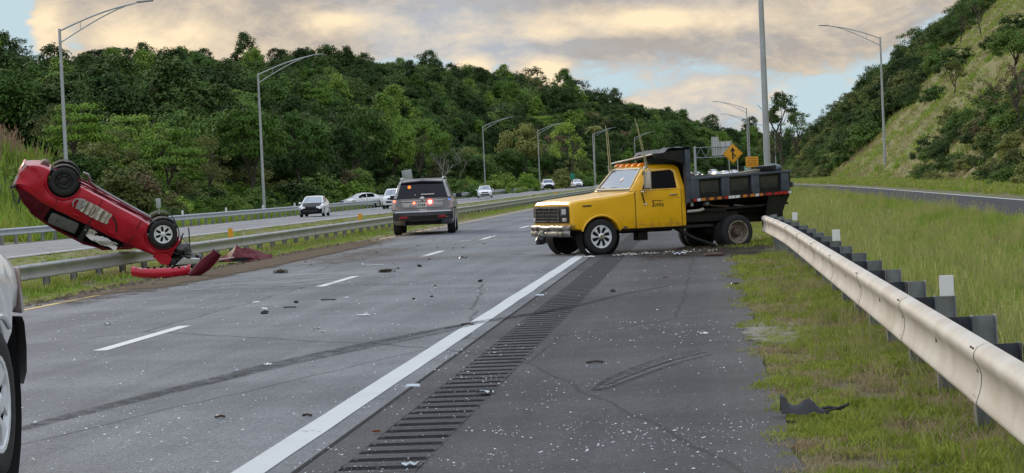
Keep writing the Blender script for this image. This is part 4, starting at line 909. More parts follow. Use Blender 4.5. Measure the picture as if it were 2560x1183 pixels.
# mown verge beyond the ramp and the slope itself
X, Y = cat2(rnd(10.0, 14.4, 60, 160, 7), rnd(8.5, 15, 160, 330, 3)); keep = X > _rl(Y) + 4.4; X, Y = X[keep], Y[keep]; n = len(X)
grow('mown_grass', X, Y, rng.uniform(.8, 1.5, n), rng.choice([0, 1, 0, 2], n), TL, 'mown green grass strip between the ramp and the slope', rng)
D = rng.uniform(-.3, 40, 24000); Y = rng.uniform(80, 290, 24000); X = xbase(Y) + D; nz = noise2(X * .5, Y * .3, .9) + rng.normal(0, .35, len(X)); n = len(X)
idx = np.where(nz > .45, 1, np.where(nz < -.35, 3, rng.choice([0, 2, 0, 3], n)))
grow('slope_grass', X, Y, rng.uniform(1.0, 2.1, n), idx, TL, 'rough dry grass covering the cut slope', rng, tilt=.3)
# median turf, verge below the median rail, far verge
X, Y = cat2(rnd(-13.2, -10.75, 34, 75, 16), rnd(-13.2, -10.9, 75, 160, 7), rnd(-13.2, -11, 160, 320, 2.4)); nz = noise2(X, Y, 1.3) + rng.normal(0, .3, len(X)); keep = (X + .55 * noise2(X, Y, 1.1, 3) < -11.5) | (rng.uniform(0, 1, len(X)) < .12); keep &= ~((np.abs(Y - 49) < 6) & (rng.uniform(0, 1, len(X)) < .45)); X, Y, nz = X[keep], Y[keep], nz[keep]; n = len(X)
X = X + cshift(Y); idx = np.where((X - cshift(Y) < -12.6) & (nz > -.3), 1, np.where(nz < -.3, 3, rng.choice([0, 1, 2, 0], n)))
grow('median_grass', X, Y, rng.uniform(.35, .75, n) * np.where(Y > 120, 1.4, 1) * np.where(X - cshift(Y) < -12.6, 1.0, .7), idx, TL, 'grass strip between the yellow line and the median guardrail', rng)
X, Y = cat2(rnd(-15.5, -13.2, 34, 130, 12), rnd(-22.7, -15.5, 34, 140, 5), rnd(-22.7, -13.2, 140, 380, 1.6)); X = X + cshift(Y); n = len(X); nz = noise2(X, Y, .8) + rng.normal(0, .3, n)
grow('median_grass', X, Y, rng.uniform(.6, 1.1, n) * np.where(X - cshift(Y) > -15.5, .95, .6), np.where(nz < -.2, 3, rng.choice([0, 2, 0, 1], n)), TL, 'olive median turf between the two guardrails', rng)
X, Y = rnd(-40, -32.2, 95, 420, 2.2); X = X + cshift(Y); n = len(X)
grow('far_verge_grass', X, Y, rng.uniform(1.4, 3.0, n), rng.choice([0, 1, 1, 1], n), TL, 'lush green weeds behind the far guardrail', rng)
D, Y = jgrid(-3, 44, 96, 200, 1.15, rng); X = -37 - D; keep = (-X > .318 * Y + 2.0 * np.sin(Y * .3) + rng.normal(0, 1.2, len(X))); X, Y, D = X[keep], Y[keep], D[keep]; n = len(X)
hh = hillL(X, Y); idx = np.where(hh > 5.0 + rng.normal(0, .6, n), 2, rng.choice([0, 0, 1, 3], n))
grow('bank_grass', X, Y, rng.uniform(.8, 1.5, n), idx, TB, 'tall bright grass and reddish plumes on the bank at the left edge', rng)

# ------------------------------------------------------------------ vehicles
def glassm(name, tint, refl=.25, rough=.04, spec=.8):
    m = bpy.data.materials.new(name); m.use_nodes = True; t = m.node_tree; b = t.nodes['Principled BSDF']
    b.inputs['Base Color'].default_value = (*tint, 1); b.inputs['Roughness'].default_value = rough; b.inputs['Specular IOR Level'].default_value = spec
    g = t.nodes.new('ShaderNodeBsdfGlossy'); g.inputs['Color'].default_value = (.85, .93, 1, 1); g.inputs['Roughness'].default_value = rough
    x = t.nodes.new('ShaderNodeMixShader'); x.inputs[0].default_value = refl
    t.links.new(b.outputs[0], x.inputs[1]); t.links.new(g.outputs[0], x.inputs[2]); t.links.new(x.outputs[0], t.nodes['Material Output'].inputs[0]); return m
GL = glassm('dark tinted glass', (.004, .004, .005), .0, .15, .06); GLW = glassm('windshield glass', (.02, .03, .045), .30); GLR = glassm('rear glass', (.006, .006, .012), .0, .04, .3)
P_yel = mat('sunned yellow paint', (.92, .49, .006), .32, 0, var=.09, scale=2.5, coat=.55, objspace=True, bump=.03, bscale=3)
P_red = mat('metallic red paint', (.46, .008, .028), .28, .15, var=.22, scale=2.2, coat=.4, spec=.3, objspace=True, bump=.05, bscale=2.5)
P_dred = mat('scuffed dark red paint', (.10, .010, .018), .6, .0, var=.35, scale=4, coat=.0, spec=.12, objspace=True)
P_white = mat('white car paint', (.86, .87, .89), .3, 0, var=.03, scale=2, coat=.7, objspace=True); P_silver = mat('silver car paint', (.40, .42, .44), .3, .5, var=.05, scale=2, coat=.6, objspace=True)
P_gray = mat('grey metallic paint', (.27, .27, .275), .34, .3, var=.12, scale=2, coat=.6, objspace=True); P_black = mat('black car paint', (.012, .012, .014), .45, 0, var=.2, scale=3, spec=.12, objspace=True)
_t = P_yel.node_tree; _b = _t.nodes['Principled BSDF']; _l = _b.inputs['Base Color'].links[0].from_socket; _tc = _t.nodes.new('ShaderNodeTexCoord'); _sp = _t.nodes.new('ShaderNodeSeparateXYZ'); _t.links.new(_tc.outputs['Object'], _sp.inputs[0])
_n = _t.nodes.new('ShaderNodeTexNoise'); _n.inputs['Scale'].default_value = 5.0; _n.inputs['Detail'].default_value = 8; _n.inputs['Roughness'].default_value = .7; _t.links.new(_tc.outputs['Object'], _n.inputs['Vector'])
_r = _t.nodes.new('ShaderNodeMapRange'); _t.links.new(_sp.outputs[2], _r.inputs[0]); _r.inputs[1].default_value = .50; _r.inputs[2].default_value = .95; _r.inputs[3].default_value = .16; _r.inputs[4].default_value = -.06   # road grime thrown up from the wheels
_a = _t.nodes.new('ShaderNodeMath'); _a.operation = 'ADD'; _t.links.new(_n.outputs['Fac'], _a.inputs[0]); _t.links.new(_r.outputs[0], _a.inputs[1])
_q = _t.nodes.new('ShaderNodeMapRange'); _t.links.new(_a.outputs[0], _q.inputs[0]); _q.inputs[1].default_value = .54; _q.inputs[2].default_value = .74; _q.inputs[4].default_value = .6
_x2 = _t.nodes.new('ShaderNodeMix'); _x2.data_type = 'RGBA'; _t.links.new(_q.outputs[0], _x2.inputs[0]); _t.links.new(_l, _x2.inputs[6]); _x2.inputs[7].default_value = (.22, .13, .045, 1); _t.links.new(_x2.outputs[2], _b.inputs['Base Color'])
M_tyre = mat('tyre rubber', (.018, .018, .019), .82, var=.3, scale=8, objspace=True, bump=.25, bscale=60); M_trim = mat('black plastic trim', (.018, .018, .020), .6, var=.25, scale=8, objspace=True)
M_chrome = mat('dull chrome', (.55, .55, .54), .22, .9, var=.25, scale=9, objspace=True); M_dchrome = mat('pitted chrome', (.34, .32, .29), .38, .7, scale=7, color2=(.05, .04, .03), thr=(.42, .62), objspace=True, bump=.3)
M_cap = mat('silver wheel cover', (.80, .82, .84), .35, .15, var=.08, scale=10, objspace=True); M_dark = mat('wheel well dark', (.010, .010, .010), .9, var=.2, scale=8, objspace=True)
M_slate = mat('worn slate sheen steel', (.055, .068, .092), .42, .25, scale=5, color2=(.105, .125, .16), objspace=True, bump=.1); M_bed = mat('black dump steel', (.014, .015, .018), .38, .2, var=.5, scale=5, objspace=True, bump=.15)  # M_slate: the grey-blue reflected sheen is mixed into the base colour
M_grease = mat('greasy chassis black', (.012, .011, .010), .7, var=.6, scale=7, objspace=True, bump=.3); M_rust = mat('rusty steel', (.10, .055, .035), .75, .2, scale=9, color2=(.16, .12, .10), objspace=True, bump=.3)
M_rimr = mat('rusty beige rim', (.34, .30, .25), .55, .3, scale=14, color2=(.14, .08, .05), thr=(.45, .65), objspace=True)
M_hl = mat('headlamp lens', (.62, .64, .64), .12, .2, var=.15, scale=20, objspace=True); M_tail = mat('tail lamp lens', (.30, .01, .012), .2, 0, var=.15, scale=20, objspace=True)
M_amber = mat('amber lamp lens', (.85, .20, .01), .25, emit=(1, .22, .01), estr=.06); M_plate = mat('number plate white', (.55, .56, .54), .5, var=.15, scale=30, objspace=True)
M_lamp_on = mat('headlamp lit', (.8, .8, .75), .2, emit=(1, .96, .85), estr=3.0)

def ring_loft(xs, half, keyfn, cap=True):
    """half(x) -> list of (y,z) from the bottom centre to the top centre; returns {part: MB}"""
    rows = []
    for x in xs:
        h = half(x); rows.append([(x, y, z) for y, z in h] + [(x, -y, z) for y, z in reversed(h[1:-1])])
    n = len(rows[0]); nh = (n + 2) // 2; out = {}
    for i in range(len(xs) - 1):
        for j in range(n):
            jj = j if j < nh - 1 else n - 1 - j; k = keyfn((xs[i] + xs[i + 1]) / 2, jj, 1 if j < nh - 1 else -1)
            if k is None: continue
            out.setdefault(k, []).append((i, j))
    res = {}
    for k, cells in out.items():
        b = MB(); ids = {}
        def vid(i, j):
            q = (i, j % n)
            if q not in ids: ids[q] = len(b.v); b.v.append(rows[i][j % n])
            return ids[q]
        for i, j in cells: b.f.append((vid(i, j), vid(i + 1, j), vid(i + 1, j + 1), vid(i, j + 1)))
        if cap and k == 'body':
            for i, kk in ((0, 'rear_bumper'), (len(xs) - 1, 'front_bumper')):
                if kk not in out: b.f.append(tuple(vid(i, j) for j in range(n)))
        res[k] = b
        if cap and k in ('front_bumper', 'rear_bumper'):
            i = len(xs) - 1 if k == 'front_bumper' else 0; b.f.append(tuple(vid(i, j) for j in range(n)))
    return res
ip = lambda x, pts: float(np.interp(x, [p[0] for p in sorted(pts)], [p[1] for p in sorted(pts)]))

def wheel(root, c, r, w, side, style='spoke', cap=M_cap, n=7, tyre=M_tyre, nseg=28):
    T = MB().lathe([(r * .60, -w * .45), (r * .78, -w * .5), (r * .92, -w * .48), (r * .985, -w * .38), (r, -w * .22), (r * .988, -w * .2), (r * .988, -w * .17), (r, -w * .15), (r, w * .15), (r * .988, w * .17), (r * .988, w * .2), (r, w * .22), (r * .985, w * .38), (r * .92, w * .48), (r * .78, w * .5), (r * .645, w * .47), (r * .62, w * .40), (r * .62, -w * .2), (0.001, -w * .2)], (0, 0, 0), 'y', nseg, side)
    t = T.build('wheel', tyre, root, smooth=50, loc=c)
    o = w * .40; b = MB()
    if style in ('spoke', 'turbine'):
        MB().lathe([(r * .60, o - .03), (.001, o - .03)], (0, 0, 0), 'y', nseg, side).build('brake_drum', M_dark, t)
        b.lathe([(r * .65, o + .01), (r * .63, o + .022), (r * .575, o + .018), (r * .54, o - .012)], (0, 0, 0), 'y', nseg, side)
        b.lathe([(.001, o + .03), (r * .10, o + .03), (r * .17, o + .012), (r * .19, o - .02)], (0, 0, 0), 'y', nseg, side)
        for k in range(n):
            a = 2 * math.pi * k / n; da = (.62 if style == 'spoke' else .46) * math.pi / n; sw = 0 if style == 'spoke' else .35
            pts = []
            for rr, q in ((.14, -.8), (.34, -.62), (.58, -1.15), (.58, 1.15), (.34, .62), (.14, .8)):
                aa = a + da * q + (sw * (rr - .3) if sw else 0); pts.append((r * rr * math.cos(aa), (o + .012 - .02 * (rr < .2)) * side, r * rr * math.sin(aa)))
            b.plate(pts, (0, -.022 * side, 0))
        b.build('rim', cap, t, smooth=30)
        if style == 'turbine':
            MB().lathe([(.001, o + .05), (r * .13, o + .05), (r * .2, o + .03), (r * .22, o)], (0, 0, 0), 'y', 16, side).build('hub_cap', M_chrome, t)
    elif style == 'steel':
        b.lathe([(r * .64, o + .01), (r * .6, o + .0), (r * .55, o - .03), (r * .40, o - .02), (r * .3, o - .05), (r * .12, o - .03), (.001, o - .03)], (0, 0, 0), 'y', nseg, side).build('rim', mat('black steel wheel', (.02, .02, .021), .5, .3, var=.3, scale=14, objspace=True), t)
        for k in range(8):
            a = k * math.pi / 4; MB().lathe([(.001, 0), (r * .06, 0), (r * .07, -.01)], (r * .47 * math.cos(a), (o - .012) * side, r * .47 * math.sin(a)), 'y', 8, side).build('vent_hole', M_dark, t)
    elif style == 'dish':
        b.lathe([(r * .645, o + .012), (r * .66, o + .03), (r * .60, o + .03), (r * .575, o - .02), (r * .50, o - .10), (r * .36, o - .13), (r * .26, o - .12)], (0, 0, 0), 'y', nseg, side).build('rim', M_rimr, t)
        MB().lathe([(r * .30, o - .13), (r * .27, o - .04), (r * .2, o - .02), (r * .18, o + .02), (.001, o + .02)], (0, 0, 0), 'y', 14, side).build('hub', M_rust, t)
        for k in range(8):
            a = k * math.pi / 4; MB().cyl((r * .24 * math.cos(a), (o - .05) * side, r * .24 * math.sin(a)), (r * .24 * math.cos(a), (o - .0) * side, r * .24 * math.sin(a)), .014, None, 6).build('wheel_nut', M_rust, t)
    return t

def car(root, s, detail=1):
    """a car body from its profile lines; x ahead, y left, z up; s holds the measures"""
    xf, xr, W, r = s['xf'], s['xr'], s['W'], s['r']; x0, x1 = s['front'], s['rear']; Ra = r * 1.16
    st = set(np.round(np.arange(x1, x0 + .001, .14), 3)) | {x0, x1, x0 - .05, x0 - .12, x1 + .05, x1 + .12}
    for c in (xf, xr): st |= {round(c + Ra * math.cos(a), 3) for a in np.linspace(0, math.pi, 13)} | {round(c + Ra * 1.003, 3), round(c - Ra * 1.003, 3)}
    if s.get('cut'): st |= {s['cut']}
    xs = sorted(x for x in st if x1 <= x <= x0)
    def half(x):
        zb = ip(x, s['zb'])
        for c in (xf, xr):
            if abs(x - c) < Ra: zb = max(zb, r + math.sqrt(max(0, Ra * Ra - (x - c) ** 2)) * .97)
        zs, zt, w = ip(x, s['zs']), ip(x, s['zt']), W * ip(x, s['w']); h = zs - zb
        if s.get('boxy'): return [(0, zb), (w * .9, zb), (w * .985, zb + .02), (w, zb + .12 * h), (w, zb + .5 * h), (w * .997, zb + .75 * h), (w * .985, zs - .05), (w * .955, zs - .008), (w * .86, zs + (zt - zs) * .45), (0, zt)]
        return [(0, zb), (w * .84, zb), (w * .95, zb + .03), (w * .985, zb + .2 * h), (w, zb + .5 * h), (w * .99, zb + .72 * h), (w * .965, zs - .05), (w * .925, zs), (w * .78, zs + (zt - zs) * .72), (0, zt)]
    fb, rb_, hb = s.get('bumper_x', .22), s.get('bumper_xr', .2), s.get('hood', (99, 99))
    def key(x, j, sd):
        if x > x0 - fb and j < 5 and s.get('split', True): return 'front_bumper'
        if x < x1 + rb_ and j < 5 and s.get('split', True): return 'rear_bumper'
        if hb[0] < x < hb[1] and j >= 8: return 'hood'
        return 'body'
    parts = ring_loft(xs, half, key); M = s['mats']; res = {}
    for k in sorted(parts): res[k] = parts[k].build(k, M.get(k, M['body']), root, smooth=s.get('crease', 32))
    # cabin
    g = s['gh']; gp = g['prof']; gx = [p[0] for p in gp]; zr_ = max(p[1] for p in gp)
    st = set(np.round(np.arange(min(gx), max(gx) + .001, .13), 3)) | set(gx)
    for a, b in g['side']: st |= {a, b}
    xs = sorted(x for x in st if min(gx) <= x <= max(gx))
    def half2(x):
        bl = ip(x, g['belt']) - .015; z = max(ip(x, gp), bl + .02); y = lambda q: g['wb'] + (g['wr'] - g['wb']) * (q - bl) / (zr_ - bl); h = z - bl
        return [(0, bl), (y(bl), bl), (y(bl + .10 * h), bl + .10 * h), (y(bl + .84 * h), bl + .84 * h), (y(bl + .94 * h) * .985, bl + .95 * h), (y(z) * .90, z - .012), (y(z) * .5, z), (0, z + .008)]
    def key2(x, j, sd):
        if j == 0: return None
        if j == 2:
            for i, (a, b) in enumerate(g['side']):
                if a < x < b: return ('window', i, sd)
        if j >= 5:
            if g['ws'][0] < x < g['ws'][1]: return 'windshield'
            if g['rw'][0] < x < g['rw'][1]: return 'rear_window'
        return 'cabin'
    parts = ring_loft(xs, half2, key2, False)
    for k in sorted(parts, key=str):
        if k == 'cabin': res[k] = parts[k].build('cabin', M['cabin'] if 'cabin' in M else M['body'], root, smooth=32)
        elif k == 'windshield': res[k] = parts[k].build(k, s.get('ws_mat', GLW), root, smooth=60)
        elif k == 'rear_window': res[k] = parts[k].build(k, GLR, root, smooth=60)
        else: res[k] = parts[k].build('side_window', GL, root, smooth=60)
    for c, nm in ((xf, 'front'), (xr, 'rear')):
        for sd in (1, -1): 
            if (nm, sd) in s.get('nowheel', ()): continue
            wheel(root, (c, sd * (W - s.get('ww', .2) * .5 - .005), r), r, s.get('ww', .2), sd, s.get('style', 'spoke'), n=s.get('spokes', 5), nseg=20)
    # dark liner so the arches are not open through the car
    MB().box(((x0 + x1) / 2, 0, ip(0, s['zb']) + .12), ((x0 - x1) * .93, W * 1.15, .22)).build('underbody', M_dark, root, smooth=0)
    return res
def lights(root, s, hz, tz, hsize=(.25, .38, .14), tsize=(.12, .3, .16), lit=False, plate=True, mir=True, hy=.72, ty=.76):
    for sd in (1, -1):
        MB().hexa([(s['front'] - .05, sd * s['W'] * (hy - .2), hz - .07), (s['front'] - .34, sd * s['W'] * .985, hz - .03), (s['front'] - .40, sd * s['W'] * .965, hz + .08), (s['front'] - .13, sd * s['W'] * (hy - .16), hz + .06),
                   (s['front'] + .005, sd * s['W'] * (hy - .2), hz - .06), (s['front'] - .24, sd * s['W'] * 1.005, hz - .02), (s['front'] - .36, sd * s['W'] * .985, hz + .09), (s['front'] - .08, sd * s['W'] * (hy - .16), hz + .07)]).build('headlight', M_lamp_on if lit else M_hl, root, smooth=30)
        MB().box((s['rear'] + .04, sd * s['W'] * ty, tz), tsize, (0, 0, sd * .25)).build('taillight', M_tail, root, bevel=.02)
        if mir: MB().box((s['gh']['ws'][0] + .12, sd * (s['W'] + .09), s['gh']['belt'][0][1] + .06), (.1, .2, .14)).build('mirror', s.get('mir', s['mats']['body']), root, bevel=.03)
    MB().box((s['front'] - .02, 0, hz - .02), (.06, s['W'] * .9, .14)).build('grille', M_trim, root, bevel=.015)
    MB().box((s['front'] - .02, 0, hz - .28), (.07, s['W'] * 1.2, .16)).build('air_intake', M_trim, root, bevel=.02)
    if plate: MB().box((s['rear'] - .012, 0, tz - .05), (.02, .32, .16)).build('number_plate', M_plate, root, smooth=0)

SEDAN = dict(xf=1.32, xr=-1.32, front=2.2, rear=-2.25, W=.88, r=.32, ww=.2, mats=dict(body=P_white),
    zb=[(2.2, .30), (1.9, .2), (-1.9, .2), (-2.25, .36)], zs=[(2.2, .60), (2.1, .68), (1.2, .88), (-1.6, .98), (-2.1, .96), (-2.25, .86)], zt=[(2.2, .62), (2.1, .72), (1.15, .96), (.8, 1.0), (-1.6, 1.06), (-2.1, 1.02), (-2.25, .88)],
    w=[(2.2, .70), (2.05, .86), (1.7, .96), (.8, 1), (-1.3, 1), (-2.0, .95), (-2.25, .80)], gh=dict(prof=[(1.05, .98), (.25, 1.40), (-.2, 1.46), (-.8, 1.43), (-1.2, 1.30), (-1.85, 1.05)], belt=[(1.1, .93), (-1.9, 1.0)], wb=.80, wr=.60, side=[(-.15, .72), (-1.02, -.22)], ws=(.30, .98), rw=(-1.75, -1.10)), hood=(1.0, 2.1), bumper_x=.25)
HATCH = dict(xf=1.28, xr=-1.28, front=2.1, rear=-2.0, W=.90, r=.35, ww=.22, mats=dict(body=P_white),
    zb=[(2.1, .34), (1.8, .26), (-1.8, .26), (-2.0, .42)], zs=[(2.1, .72), (1.95, .84), (1.0, 1.0), (-1.7, 1.06), (-2.0, .98)], zt=[(2.1, .76), (1.95, .90), (.95, 1.08), (-1.7, 1.1), (-2.0, 1.0)],
    w=[(2.1, .72), (1.95, .88), (1.6, .97), (.8, 1), (-1.5, 1), (-1.85, .95), (-2.0, .86)], gh=dict(prof=[(.95, 1.07), (.25, 1.53), (-.2, 1.60), (-1.1, 1.58), (-1.55, 1.50), (-1.93, 1.10)], belt=[(1.0, 1.0), (-1.95, 1.08)], wb=.82, wr=.64, side=[(-.2, .66), (-1.0, -.28), (-1.5, -1.08)], ws=(.30, .9), rw=(-1.90, -1.58)), hood=(.9, 1.98), bumper_x=.25)
def mk(s, label, mats=None, lit=False, hz=None, tz=None, **k):
    s = dict(s); 
    if mats: s['mats'] = mats
    t = thing('parked_car' if k.get('parked') else 'car', label, 'car', (0, 0, 0), 0, k.get('group', 'cars on the opposite carriageway'))
    car(t, s); lights(t, s, hz or (.68 if s is SEDAN or s['front'] > 2.15 else .82), tz or (.82 if s['front'] > 2.15 else .92), lit=lit); return t
def place(t, px, Y, u_heading, zoff=None, px_is_x=True, sc=1.0):
    p = at(px, 440, Y); t.location = (p.x, Y, gz(p.x, Y) + .012 if zoff is None else zoff); t.rotation_euler = (0, 0, u_heading); t.scale = (sc,) * 3; return t
HO = math.radians(-90)                       # oncoming: nose toward the camera
c1 = place(mk(SEDAN, 'small white sedan with black bonnet and bumper on the far carriageway', dict(body=P_white, hood=P_black, front_bumper=P_black)), 783, 143, HO + .06, -.18, sc=1.0)
c2 = place(mk(HATCH, 'white crossover half hidden behind the grey police vehicle'), 985, 176, HO + .05, -.18, sc=1.08)
c3 = dup(c1, 'low white sedan passing behind the far guardrail', (0, 0, 0))
for ch in c3.children:
    if ch.name.startswith(('hood', 'front_bumper')): ch.data = ch.data.copy(); ch.data.materials[0] = P_white
place(c3, 901, 196, HO - .9, -.18); c3['label'] = 'low white coupe passing just behind the far guardrail'
c4 = place(copy_tree(c3), 1210, 238, HO + .12, -.02, sc=.98); c4['label'] = 'white sedan on the far carriageway right of the grey police vehicle'
c5 = place(mk(HATCH, 'white compact crossover with dark grille on the far carriageway', dict(body=P_white, front_bumper=P_black)), 1368, 304, HO + .16, None, sc=.98); c5.location.z = .33 - .0
c6 = place(copy_tree(c4), 1441, 368, HO + .2, None); c6.location.z = .28; c6['label'] = 'white hatchback in front of the small green sign on the far carriageway'
FARC = [(1719, 520, 433, 'farthest left white car above the front corner of the truck bed', c2, False), (1741, 505, 434, 'small dark distant car with a lit headlight above the truck bed', c1, True), (1784, 560, 430, 'distant white car partly hidden behind another white car above the truck bed', c5, True),
        (1795, 500, 434, 'distant silver sedan seen from the front above the truck bed rail', c4, False), (1814, 540, 432, 'distant white sedan just under the merge sign', c4, True), (1836, 590, 431, 'distant white van like car right of the merge sign foot', c2, False)]
lampm = None
for px, Y, py, lab, src, lit in FARC:
    c = place(copy_tree(src), px, Y, HO + .42, None); top = at(px, py - 5, Y).z; c.location.z = top - 1.46; c['label'] = lab; c['group'] = 'cars far away above the truck bed'
    if 'dark' in lab or 'silver' in lab:
        for ch in c.children:
            if ch.name.split('.')[0] in ('body', 'cabin', 'hood', 'front_bumper', 'rear_bumper'): ch.data = ch.data.copy(); ch.data.materials[0] = P_black if 'dark' in lab else P_silver
    if lit:
        for ch in c.children:
            if ch.name.startswith('headlight'): ch.data = ch.data.copy(); ch.data.materials[0] = M_lamp_on

# ---- grey police vehicle seen from behind
s = dict(xf=1.43, xr=-1.43, front=2.45, rear=-2.42, W=.985, r=.385, ww=.255, mats=dict(body=P_gray, cabin=P_gray, rear_bumper=P_gray), split=False, mir=M_trim, style='spoke', spokes=5,
    zb=[(2.45, .40), (2.1, .30), (-2.0, .30), (-2.25, .42), (-2.42, .52)], zs=[(2.45, .85), (2.3, .98), (1.2, 1.12), (-1.9, 1.14), (-2.42, 1.12)], zt=[(2.45, .9), (2.3, 1.04), (1.1, 1.2), (-2.2, 1.18), (-2.42, 1.14)],
    w=[(2.45, .75), (2.25, .9), (1.9, .97), (1.2, 1), (-1.6, 1), (-2.2, .97), (-2.36, .93), (-2.42, .86)],
    gh=dict(prof=[(1.15, 1.19), (.35, 1.66), (-.1, 1.74), (-1.3, 1.74), (-1.95, 1.70), (-2.12, 1.64), (-2.36, 1.16)], belt=[(1.2, 1.12), (-2.4, 1.14)], wb=.905, wr=.70, side=[(-.2, .85), (-1.15, -.28), (-1.95, -1.22)], ws=(.38, 1.1), rw=(-2.335, -2.10)))
pv = thing('police_vehicle', 'grey police vehicle with red flashing lights stopped on the yellow line', 'police vehicle'); car(pv, s)
lights(pv, s, .88, 1.0, tsize=(.02, .02, .02), plate=False)
for o in [c for c in pv.children if c.name.startswith('taillight')]: bpy.data.objects.remove(o)
for sd in (1, -1):
    MB().hexa([(-2.435, sd * .80, .80), (-2.38, sd * .955, .82), (-2.30, sd * .975, 1.10), (-2.40, sd * .84, 1.12), (-2.40, sd * .78, .80), (-2.30, sd * .95, .82), (-2.25, sd * .965, 1.10), (-2.34, sd * .82, 1.12)]).build('taillight', mat('clear grey tail lens', (.50, .40, .41), .15, .1, var=.3, scale=20, objspace=True), pv, smooth=30, bevel=.012)
    MB().tube([(1.0, sd * .66, 1.73), (.85, sd * .66, 1.79), (-1.8, sd * .655, 1.79), (-1.95, sd * .655, 1.73)], .022, 6).build('roof_rail', P_silver, pv, smooth=60)
    MB().lathe([(.05, 0), (.055, 0), (.06, -.1)], (-2.36, sd * .52, .40), 'x', 12, -1).build('exhaust_tip', M_trim, pv)
    MB().box((-2.455, sd * .60, .555), (.02, .24, .07)).build('reflector', M_tail, pv, bevel=.01)
    MB().box((-1.43, sd * .99, .80), (.86, .03, .05)).build('arch_lip', M_trim, pv, bevel=.01)
MB().grid([[(-2.36, y, .72), (-2.48 + .05 * abs(y), y, .70), (-2.50 + .06 * abs(y), y, .60), (-2.44 + .05 * abs(y), y, .52), (-2.40, y, .46)] for y in np.linspace(-.94, .94, 13)]).build('rear_bumper', mat('grey bumper plastic', (.035, .035, .037), .5, var=.2, scale=6, objspace=True), pv, smooth=40)
MB().grid([[(-2.36, y, .745), (-2.47 + .05 * abs(y), y, .745), (-2.485 + .05 * abs(y), y, .71), (-2.37, y, .70)] for y in np.linspace(-.88, .88, 9)]).build('bumper_step', P_silver, pv, smooth=40)
MB().box((-2.435, 0, 1.055), (.03, 1.34, .05)).build('chrome_strip', M_chrome, pv, bevel=.01)
MB().box((-2.440, 0, .93), (.02, 1.30, .17)).build('tailgate_panel', P_silver, pv, bevel=.01)
MB().box((-2.455, .02, .935), (.02, .32, .16)).build('number_plate', M_plate, pv, bevel=.004)
for y, w in ((.12, .05), (.05, .03), (0.0, .04), (-.06, .05)): MB().box((-2.468, y, .935), (.006, w * .7, .07)).build('plate_letter', mat('plate dark green', (.03, .05, .03), .6), pv, smooth=0)
MB().lathe([(.001, .03), (.055, .03), (.08, .015), (.085, 0)], (-2.43, 0, 1.115), 'x', 16, -1).build('badge', M_chrome, pv)
MB().box((-2.46, 0, .79), (.02, .26, .022)).build('sticker', M_swhite, pv, smooth=0); MB().box((-2.46, -.02, .73), (.02, .24, .06)).build('hitch_plate', M_swhite, pv, bevel=.005)
for k, (y, h_) in enumerate(((.56, .09), (.51, .09), (.47, .07), (.43, .085))): MB().box((-2.452, y, .93), (.008, .028, h_)).build('tailgate_letter', mat('letter grey', (.62, .63, .64), .4), pv, smooth=0)
MB().box((-2.33, .22, 1.255), (.03, .03, .03)).box((-2.345, -.17, 1.265), (.02, .42, .028), (0, 0, 0)).build('wiper', M_swhite, pv, smooth=0)
MB().box((-2.06, 0, 1.735), (.22, 1.36, .04)).build('spoiler', P_silver, pv, bevel=.015); MB().box((-1.9, .0, 1.79), (.12, .06, .07)).build('antenna_fin', M_trim, pv, bevel=.02)
E_red = mat('red strobe', (.6, .02, .02), .3, emit=(1, .05, .035), estr=26); E_redd = mat('dim red strobe', (.6, .02, .02), .3, emit=(1, .10, .04), estr=7); E_amb = mat('amber strobe', (.8, .3, .05), .3, emit=(1, .13, .01), estr=2.2); E_blue = mat('blue strobe', (.05, .1, .6), .3, emit=(.06, .2, 1), estr=1.5)
for y, z, x, r_, m_, nm in ((-.24, 1.02, -2.47, .062, E_red, 'red_strobe'), (.26, 1.0, -2.47, .036, E_redd, 'red_strobe'), (.40, 1.50, -2.205, .048, E_amb, 'amber_strobe'), (-.84, 1.075, -2.41, .022, E_blue, 'blue_strobe'), (.88, 1.08, -2.39, .03, E_redd, 'red_strobe')):
    MB().lathe([(.001, .02), (r_ * .7, .017), (r_, .006), (r_, -.01)], (x, y, z), 'x', 14, -1).build(nm, m_, pv)
pw = on(1062, 586, 0); pv.location = (pw.x - .17, pw.y + 1.43 + .35, .006); pv.rotation_euler = (0, 0, R(95.5)); pv.scale = (1.04, 1.04, 1.04)

# ---- white pickup cut off by the left edge
s = dict(xf=0, xr=-3.6, front=.98, rear=-4.7, W=1.0, r=.415, ww=.28, mats=dict(body=P_white), split=False, style='spoke', spokes=6,
    zb=[(.98, .86), (.46, .82), (.40, .6), (-4.4, .52), (-4.7, .6)], zs=[(.98, 1.0), (.92, 1.12), (.7, 1.19), (.3, 1.24), (-.6, 1.27), (-4.7, 1.27)], zt=[(.98, 1.04), (.9, 1.19), (.6, 1.29), (-.8, 1.36), (-4.7, 1.24)],
    w=[(.98, .84), (.9, .94), (.7, .985), (.3, 1), (-4.5, 1), (-4.7, .97)], gh=dict(prof=[(-.85, 1.3), (-1.5, 1.8), (-1.8, 1.88), (-3.0, 1.88), (-3.2, 1.3)], belt=[(-.8, 1.24), (-3.2, 1.25)], wb=.94, wr=.72, side=[(-2.05, -1.2), (-2.9, -2.15)], ws=(-1.5, -.9), rw=(-3.19, -3.02)))
wp = thing('pickup_truck', 'front corner of a white pickup cut off by the left edge of the picture', 'pickup truck'); car(wp, s)
